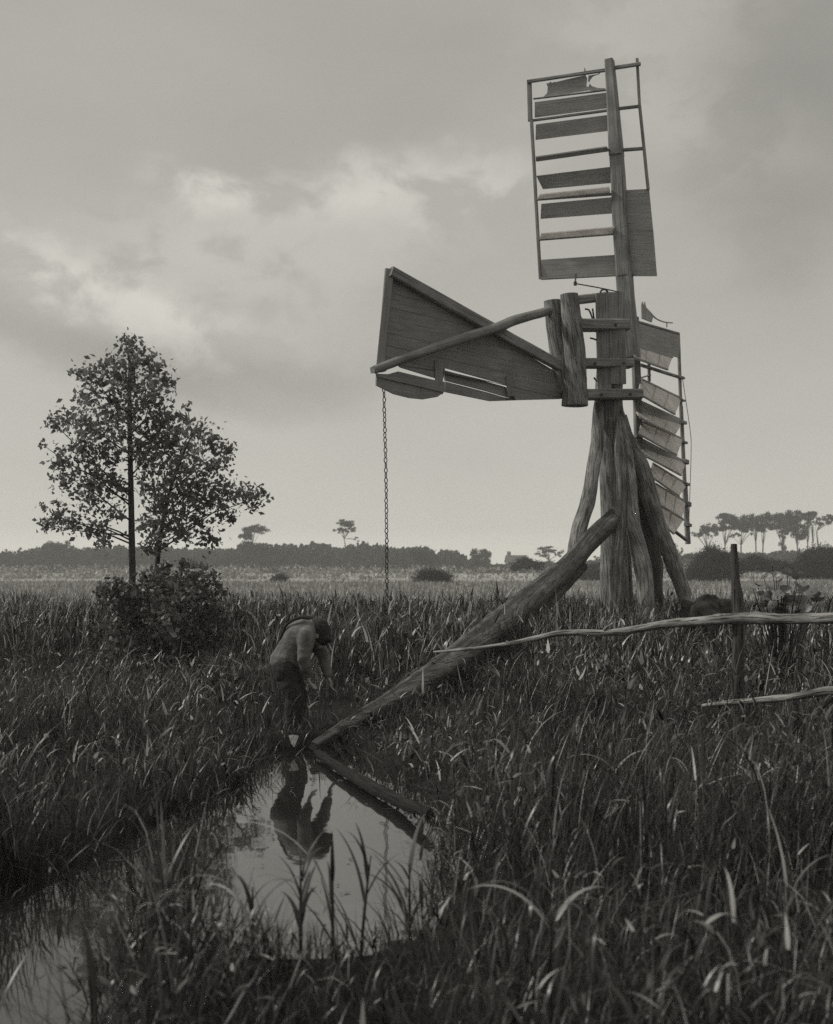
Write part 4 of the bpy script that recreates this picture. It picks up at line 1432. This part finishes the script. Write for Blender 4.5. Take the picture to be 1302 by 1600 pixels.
# ------------------------------------------------------------------ single plants by the water
def ribbon(V, Q, tn, p0, heading, length, width, lean, droop, tone, rows=10, fold=.15):
    d = Vector((math.cos(heading), math.sin(heading), 0))
    s = Vector((-d.y, d.x, 0))
    p = Vector(p0)
    base = len(V)
    for i in range(rows + 1):
        t = i / rows
        th = lean + droop * t ** 1.3
        w = width * .5 * min(1, .5 + 3 * t) * max(.02, (1 - t) ** .65)
        up = d * math.cos(th) - Vector((0, 0, 1)) * math.sin(th)
        V += [tuple(p - s * w - up * w * fold * -1), tuple(p), tuple(p + s * w + up * w * fold)]
        tn += [tone] * 3
        p = p + (d * math.sin(th) + Vector((0, 0, 1)) * math.cos(th)) * (length / rows)
    for i in range(rows):
        a = base + i * 3
        Q += [(a, a + 1, a + 4, a + 3), (a + 1, a + 2, a + 5, a + 4)]


def reed_plant(name, base, stem_h, leaves, label, cat='plant', group=None, mat='reed', stem_lean=(0, 0)):
    b = Vector(base)
    t = thing(name, b, label, cat, group)
    st = MB()
    top = b + Vector((stem_lean[0], stem_lean[1], stem_h))
    st.tube([b - Vector((0, 0, .1)), b.lerp(top, .5), top], [.009, .007, .003], 6, 0, .08)
    st.build('stem', M['reed_stem'], t)
    V, Q, tn = [], [], []
    for (u, hd, L, w, lean, droop, tone) in leaves:
        ribbon(V, Q, tn, b.lerp(top, u), hd, L, w, lean, droop, tone)
    np_mesh('leaves', np.array(V), np.array(Q), np.zeros((0, 3), int), np.array(tn), M[mat], t, smooth=True)
    return t


M['reed_stem'] = plain_mat('reed_stem', .03, .06, 20, .6)


def rl(n, L, w, droop=1.2, tone=(.1, .6), u=(.1, .95)):
    return [(random.uniform(*u), random.uniform(0, 6.28), L * random.uniform(.7, 1.2), w * random.uniform(.7, 1.2), random.uniform(.2, .6), droop * random.uniform(.5, 1.4), random.uniform(*tone)) for _ in range(n)]


def build_water_plants():
    gp = 'reeds standing round the open water'
    def at(px, py, z=None):
        p = G(px, py, .0)
        p.z = max(gz(p.x, p.y), -.25) if z is None else z
        return p
    # the plant that throws a long pale leaf across the pool
    b = at(520, 1525)
    reed_plant('reed_plant', b, .52, [(.62, 3.05, .62, .022, .25, 1.75, .95), (.5, 3.3, .35, .02, .3, 1.2, .2)] + rl(6, .32, .02, 1.1, (.05, .4)),
               'reed throwing one long pale leaf in an arch across the pool', 'plant', gp)
    reed_plant('reed_plant', at(470, 1540), .40, rl(9, .26, .028, 1.3, (.05, .35)), 'short leafy dark plant against the bright middle of the pool', 'plant', gp)
    reed_plant('reed_plant', at(395, 1560), .30, [(.4, 2.6, .42, .03, .3, 2.6, .9), (.5, .4, .40, .03, .3, 2.4, .55)] + rl(5, .25, .025, 1.6, (.05, .4)),
               'plant with broad leaves curled right over below the pool', 'plant', gp)
    reed_plant('reed_plant', at(556, 1515), .55, rl(7, .35, .018, .7, (.05, .4)), 'upright thin reed at the right end of the pool', 'plant', gp, stem_lean=(.06, 0))
    reed_plant('reed_plant', at(640, 1490), .42, [(.7, 2.9, .40, .03, .5, 1.3, .8)] + rl(8, .34, .022, 1.1, (.05, .5)), 'reed with a wide drooping leaf right of the pool', 'plant', gp)
    reed_plant('reed_plant', at(268, 1570), .50, [(.5, 1.9, .40, .02, .1, .5, .75)] + rl(7, .36, .02, .9, (.05, .4)), 'reed with one straight pale leaf left of the pool', 'plant', gp, stem_lean=(-.05, 0))
    reed_plant('reed_plant', at(150, 1640), .50, rl(10, .4, .024, 1.1, (.03, .3)), 'dark bushy reed at the bottom left corner by the water', 'plant', gp)
    reed_plant('reed_plant', at(-8, 1610), .42, rl(8, .3, .018, .8, (.03, .3)), 'reed at the left picture edge beside the bright water', 'plant', gp)
    # pale single plants in the right hand grass
    gp = 'pale leaved plants in the marsh grass on the right'
    reed_plant('marsh_plant', at(1232, 1535), .30, [(.6, 2.2, .42, .024, .05, .5, .95), (.7, .3, .3, .02, .3, 1.4, .8)] + rl(6, .26, .018, 1.3, (.3, .9)),
               'tall pale upright blade near the right edge of the grass', 'plant', gp)
    reed_plant('marsh_plant', at(1180, 1345), .34, [(.97, a, .2, .026, .7, 1.0, .95) for a in (0, 1.1, 2.2, 3.3, 4.2, 5.3)] + rl(4, .2, .02, 1, (.4, .9)),
               'plant with a star of pale leaves at its top', 'plant', gp)
    reed_plant('marsh_plant', at(960, 1320), .36, [(.95, 3.3, .30, .034, .8, 1.3, .95), (.9, .2, .28, .03, .6, 1.3, .9)] + rl(5, .25, .02, 1.2, (.3, .7)),
               'plant with two broad pale arching leaves amid dark grass', 'plant', gp)
    reed_plant('marsh_plant', at(782, 1160), .55, [(random.uniform(.4, 1), 2.7 + random.uniform(-.8, .8), random.uniform(.14, .34), random.uniform(.016, .028), random.uniform(.3, .8), random.uniform(.5, 1.2), random.uniform(.6, .95)) for k in range(11)],
               'plant with pale leaves in a comb, right of the dark space under the strut', 'plant', gp)
    reed_plant('marsh_plant', at(860, 1640), .36, [(.9, 2.9, .34, .04, .6, 1.6, .9), (.9, .5, .30, .036, .6, 1.6, .85)] + rl(8, .3, .024, 1.5, (.2, .85)),
               'blurred broad leaved plant at the bottom edge of the grass', 'plant', gp)
    # dark log half sunk along the bank
    lg = MB()
    lp = [G(496, 1176, .05), G(530, 1199, .05), G(575, 1227, .05), G(620, 1250, .06), G(672, 1272, .10)]
    lg.tube(lp, [.03, .04, .045, .042, .03], 14, .25, .05)
    tag(lg.build('log', M['wet_log'], None, tuple(lp[0])), 'dark wet log half sunk in the bank at the right of the pool', 'log')
    # small pale scrap by the man's feet
    p = G(462, 1170, .0)
    mb = MB()
    a = p + Vector((.01, -.25, .10))
    s = .045
    mb.slab([a + Vector((-s, 0, .05)), a + Vector((-s * .2, .0, .058)), a + Vector((.002, -.02, -.05)), a + Vector((-s * .55, -.01, -.01))], Vector((-.25, -1, .5)), .006)
    mb.slab([a + Vector((-s * .2, 0, .056)), a + Vector((s * .9, .03, .045)), a + Vector((s * .5, .01, -.005)), a + Vector((.004, -.02, -.048))], Vector((.35, -1, .4)), .006)
    tag(mb.build('rag', M['rag'], None, (a.x, a.y, a.z)), 'small pale triangular scrap at the water edge by the man', 'rag')


build_water_plants()


def build_floating_weed():
    n0 = 9000
    x = RNG.uniform(-5.5, 1.2, n0); y = RNG.uniform(3.4, 11.2, n0)
    sd_ = sdf(x, y)
    p = np.clip(.10 + .9 * np.exp(-np.abs(sd_) / .22), 0, 1) * np.clip((NQ(x, y) - .35) * 2.5, 0, 1)
    keep = (sd_ < -.01) & (RNG.random(n0) < p * .55)
    x, y = x[keep], y[keep]
    n = len(x)
    a = RNG.random(n) * 6.283
    r = RNG.lognormal(math.log(.012), .45, n)
    e = 1 + 2.5 * (RNG.random(n) < .2)
    ca, sa = np.cos(a), np.sin(a)
    V = []
    for (u, v) in ((-1, 0), (0, -.6), (1, 0), (0, .6)):
        V.append(np.stack([x + r * (u * e * ca - v * sa), y + r * (u * e * sa + v * ca), np.full(n, .004) + RNG.random(n) * .004], -1))
    V = np.stack(V, 1).reshape(-1, 3)
    Q = np.arange(n * 4).reshape(-1, 4)
    tag(np_mesh('floating_weed', V, Q, np.zeros((0, 3), int), np.repeat(np.clip(RNG.normal(.45, .25, n), 0, 1), 4), M['bush']),
        'scattered flecks of weed and leaf litter floating on the ditch water', 'weed', kind='stuff')


build_floating_weed()


# ------------------------------------------------------------------ the stooping man
def flesh(name, chains, mat, parent=None, loc=None, voxel=.012, soft=4, fold=0.0, crease=22):
    """one continuous surface round jointed limbs: each chain is a list of (point, thickness radius, width radius);
    the swept rounds are fused by a voxel remesh and smoothed; fold = depth of cloth creases"""
    base = BASE[parent.name] if parent is not None else Vector(loc)
    vs, fs = [], []

    def ball(c, rx, ry):
        o, U, W = len(vs), 12, 8
        for i in range(W + 1):
            th = math.pi * i / W
            for j in range(U):
                a = 2 * math.pi * j / U
                vs.append(Vector((c.x + rx * math.sin(th) * math.cos(a), c.y + ry * math.sin(th) * math.sin(a), c.z + rx * math.cos(th))) - base)
        for i in range(W):
            for j in range(U):
                fs.append((o + i * U + j, o + (i + 1) * U + j, o + (i + 1) * U + (j + 1) % U, o + i * U + (j + 1) % U))
    for ch in chains:
        for i in range(len(ch) - 1):
            (p, a0, b0), (q, a1, b1) = ch[i], ch[i + 1]
            n = max(2, int((q - p).length / (min(a0, a1) * .3)))
            for k in range(n + 1):
                t = k / n
                ball(p.lerp(q, t), a0 + (a1 - a0) * t, b0 + (b1 - b0) * t)
    tmp = bpy.data.meshes.new('tmp')
    tmp.from_pydata([tuple(v) for v in vs], [], fs); tmp.update()
    to = bpy.data.objects.new('tmp', tmp); COL.objects.link(to)
    rm = to.modifiers.new('fuse', 'REMESH'); rm.mode = 'VOXEL'; rm.voxel_size = voxel
    sm = to.modifiers.new('soft', 'SMOOTH'); sm.factor = .5; sm.iterations = soft
    dg = bpy.context.evaluated_depsgraph_get()
    me = bpy.data.meshes.new_from_object(to.evaluated_get(dg))
    bpy.data.objects.remove(to); bpy.data.meshes.remove(tmp)
    if fold:
        nr = [v.normal.copy() for v in me.vertices]
        for v, n in zip(me.vertices, nr):
            c = v.co
            w = 1 - 2 * abs(mnoise.noise(Vector((c.x * 8 + c.z * 5, c.y * 7, c.z * crease)))) + .5 * mnoise.noise(c * 30)
            v.co = c + n * (w * fold)
    me.name = name
    me.materials.clear()
    me.polygons.foreach_set('use_smooth', np.ones(len(me.polygons), dtype=bool))
    return link(name, me, mat, parent, loc)


def build_man():
    D = 11.5
    z6 = lambda X, Y, d=0.0: P(380 + X / 4.34, 930 + Y / 4.34, D + d)
    foot = z6(330, 990)
    loc = Vector((foot.x, foot.y, 0))
    # joints: near side (right) d<0, far side (left) d>0
    pel = z6(292, 470); wai = z6(318, 385); che = z6(378, 285); upp = z6(430, 240); nek = z6(468, 222)
    hN, hF = z6(288, 500, -.10), z6(300, 500, .10)
    kN, kF = z6(352, 690, -.14), z6(375, 670, .14)
    aN, aF = z6(310, 930, -.15), z6(355, 920, .15)
    tN, tF = aN + Vector((.16, -.05, -.07)), aF + Vector((.16, .0, -.07))
    sN, sF = z6(432, 280, -.19), z6(455, 270, .19)
    eN, eF = z6(412, 425, -.22), z6(545, 405, .15)
    wN, wF = z6(440, 545, -.14), z6(580, 555, .10)
    hd0, hd1, hd2 = z6(492, 222), z6(506, 238), z6(520, 300)
    body = [[(pel, .09, .13), (wai, .085, .12), (che, .105, .15), (upp, .08, .12), (nek, .052, .055), (hd0, .058, .06), (hd1, .088, .078), (hd2, .068, .062)],
            [(hN, .075, .075), (kN, .055, .055), (aN, .038, .038), (tN, .03, .034)],
            [(hF, .075, .075), (kF, .055, .055), (aF, .038, .038), (tF, .03, .034)],
            [(upp, .06, .06), (sN, .055, .055), (eN, .042, .042), (wN, .027, .029)],
            [(upp, .06, .06), (sF, .055, .055), (eF, .042, .042), (wF, .027, .029)],
            [(hd2, .05, .05), (hd2 + Vector((.0, 0, -.055)), .034, .036)],                                  # jaw
            [(hd2 + Vector((.05, 0, -.0)), .018, .016), (hd2 + Vector((.082, 0, -.022)), .012, .014)],      # nose
            [(hd1 + Vector((.0, -.08, -.04)), .024, .010), (hd1 + Vector((.0, -.085, -.06)), .016, .008)],  # ears
            [(hd1 + Vector((.0, .08, -.04)), .024, .010), (hd1 + Vector((.0, .085, -.06)), .016, .008)]]
    # hands: palm, four bent fingers and a thumb
    for wr, el_, curl in ((wN, eN, .5), (wF, eF, .35)):
        d = (wr - el_).normalized()
        side = Vector((0, 1, 0)); side = (side - d * side.dot(d)).normalized()
        inn = d.cross(side)
        body.append([(wr, .022, .028), (wr + d * .05, .018, .038), (wr + d * .085, .014, .038)])
        for off, ln in ((-.031, .070), (-.010, .082), (.011, .077), (.031, .060)):
            a = wr + d * .085 + side * off
            b = a + (d * math.cos(curl) + inn * math.sin(curl)) * ln * .55
            c = b + (d * math.cos(curl * 2) + inn * math.sin(curl * 2)) * ln * .5
            body.append([(a, .0095, .0095), (b, .009, .009), (c, .0075, .0075)])
        a = wr + d * .025 - side * .030
        b = a + d * .035 - side * .026 + inn * .012
        body.append([(a, .013, .013), (b, .0105, .0105), (b + d * .032 - side * .006 + inn * .014, .008, .008)])
    man = flesh('person', body, M['skin'], None, loc, .0055, 3)
    tag(man, 'man in a grey shirt and dark trousers stooping over the water edge', 'person')
    flesh('shirt', [[(pel.lerp(wai, .02), .138, .176), (pel.lerp(wai, .22), .158, .198), (wai, .140, .178), (che, .150, .195), (upp, .118, .155), (nek.lerp(upp, .35), .078, .085)],
                    [(upp, .09, .09), (sN, .082, .082), (eN, .060, .060), (wN.lerp(eN, .12), .044, .044)],
                    [(upp, .09, .09), (sF, .082, .082), (eF, .060, .060), (wF.lerp(eF, .12), .044, .044)]], M['shirt'], man, None, .011, 5, .0055, 13)
    # dark braces over the shoulders
    br = MB()
    for sg in (-1, 1):
        up_ = Vector((-.60, 0, .80))
        pts = [wai + Vector((-.132, sg * .05, .01)), wai.lerp(che, .5) + up_ * .158 + Vector((0, sg * .075, 0)), che + up_ * .160 + Vector((0, sg * .10, 0)),
               che.lerp(upp, .6) + Vector((-.03, sg * .11, .148)), upp + Vector((.045, sg * .10, .115))]
        br.tube(pts, [.014] * 5, 8, 0, .03)
    br.build('braces', M['dark_cloth'], man)
    flesh('trousers', [[(pel.lerp(wai, .42), .137, .178), (pel, .145, .185)],
                       [(pel, .13, .13), (hN, .118, .118), (kN, .085, .085), (aN, .068, .068)],
                       [(pel, .13, .13), (hF, .118, .118), (kF, .085, .085), (aF, .068, .068)]], M['dark_cloth'], man, None, .011, 5, .008, 14)
    for a, t_ in ((aN, tN), (aF, tF)):
        flesh('boot', [[(a + Vector((0, 0, .05)), .055, .055), (a + Vector((.01, 0, -.05)), .052, .052), (t_ + Vector((.02, 0, -.01)), .040, .044)]], M['dark_cloth'], man, None, .009, 3)
    flesh('cap', [[(hd0 + Vector((-.0, 0, .012)), .075, .078), (hd1 + Vector((.012, 0, .012)), .104, .098), (hd2 + Vector((.022, 0, .03)), .088, .086)],
                  [(hd2 + Vector((.075, -.05, .02)), .016, .03), (hd2 + Vector((.10, 0, -.01)), .016, .05), (hd2 + Vector((.075, .05, .02)), .016, .03)]], M['dark_cloth'], man, None, .008, 3, .004)


build_man()


# ------------------------------------------------------------------ the air
def build_haze():
    mb = MB()
    x, y0, y1, z0, z1 = 1450, -80, 1550, -2.0, 20
    vs = [(-x, y0, z0), (x, y0, z0), (x, y1, z0), (-x, y1, z0), (-x, y0, z1), (x, y0, z1), (x, y1, z1), (-x, y1, z1)]
    mb.raw(vs, [(3, 2, 1, 0), (4, 5, 6, 7), (0, 1, 5, 4), (1, 2, 6, 5), (2, 3, 7, 6), (3, 0, 4, 7)], vs)
    m = bpy.data.materials.new('haze'); m.use_nodes = True
    nt = m.node_tree
    for n in list(nt.nodes):
        if n.type == 'BSDF_PRINCIPLED': nt.nodes.remove(n)
    v = nt.nodes.new('ShaderNodeVolumePrincipled')
    v.inputs['Color'].default_value = (.98, .975, .95, 1)
    v.inputs['Density'].default_value = .00075
    v.inputs['Anisotropy'].default_value = .2
    nt.links.new(v.outputs[0], nt.nodes['Material Output'].inputs['Volume'])
    o = mb.build('haze', m)
    tag(o, kind='stuff')


build_haze()
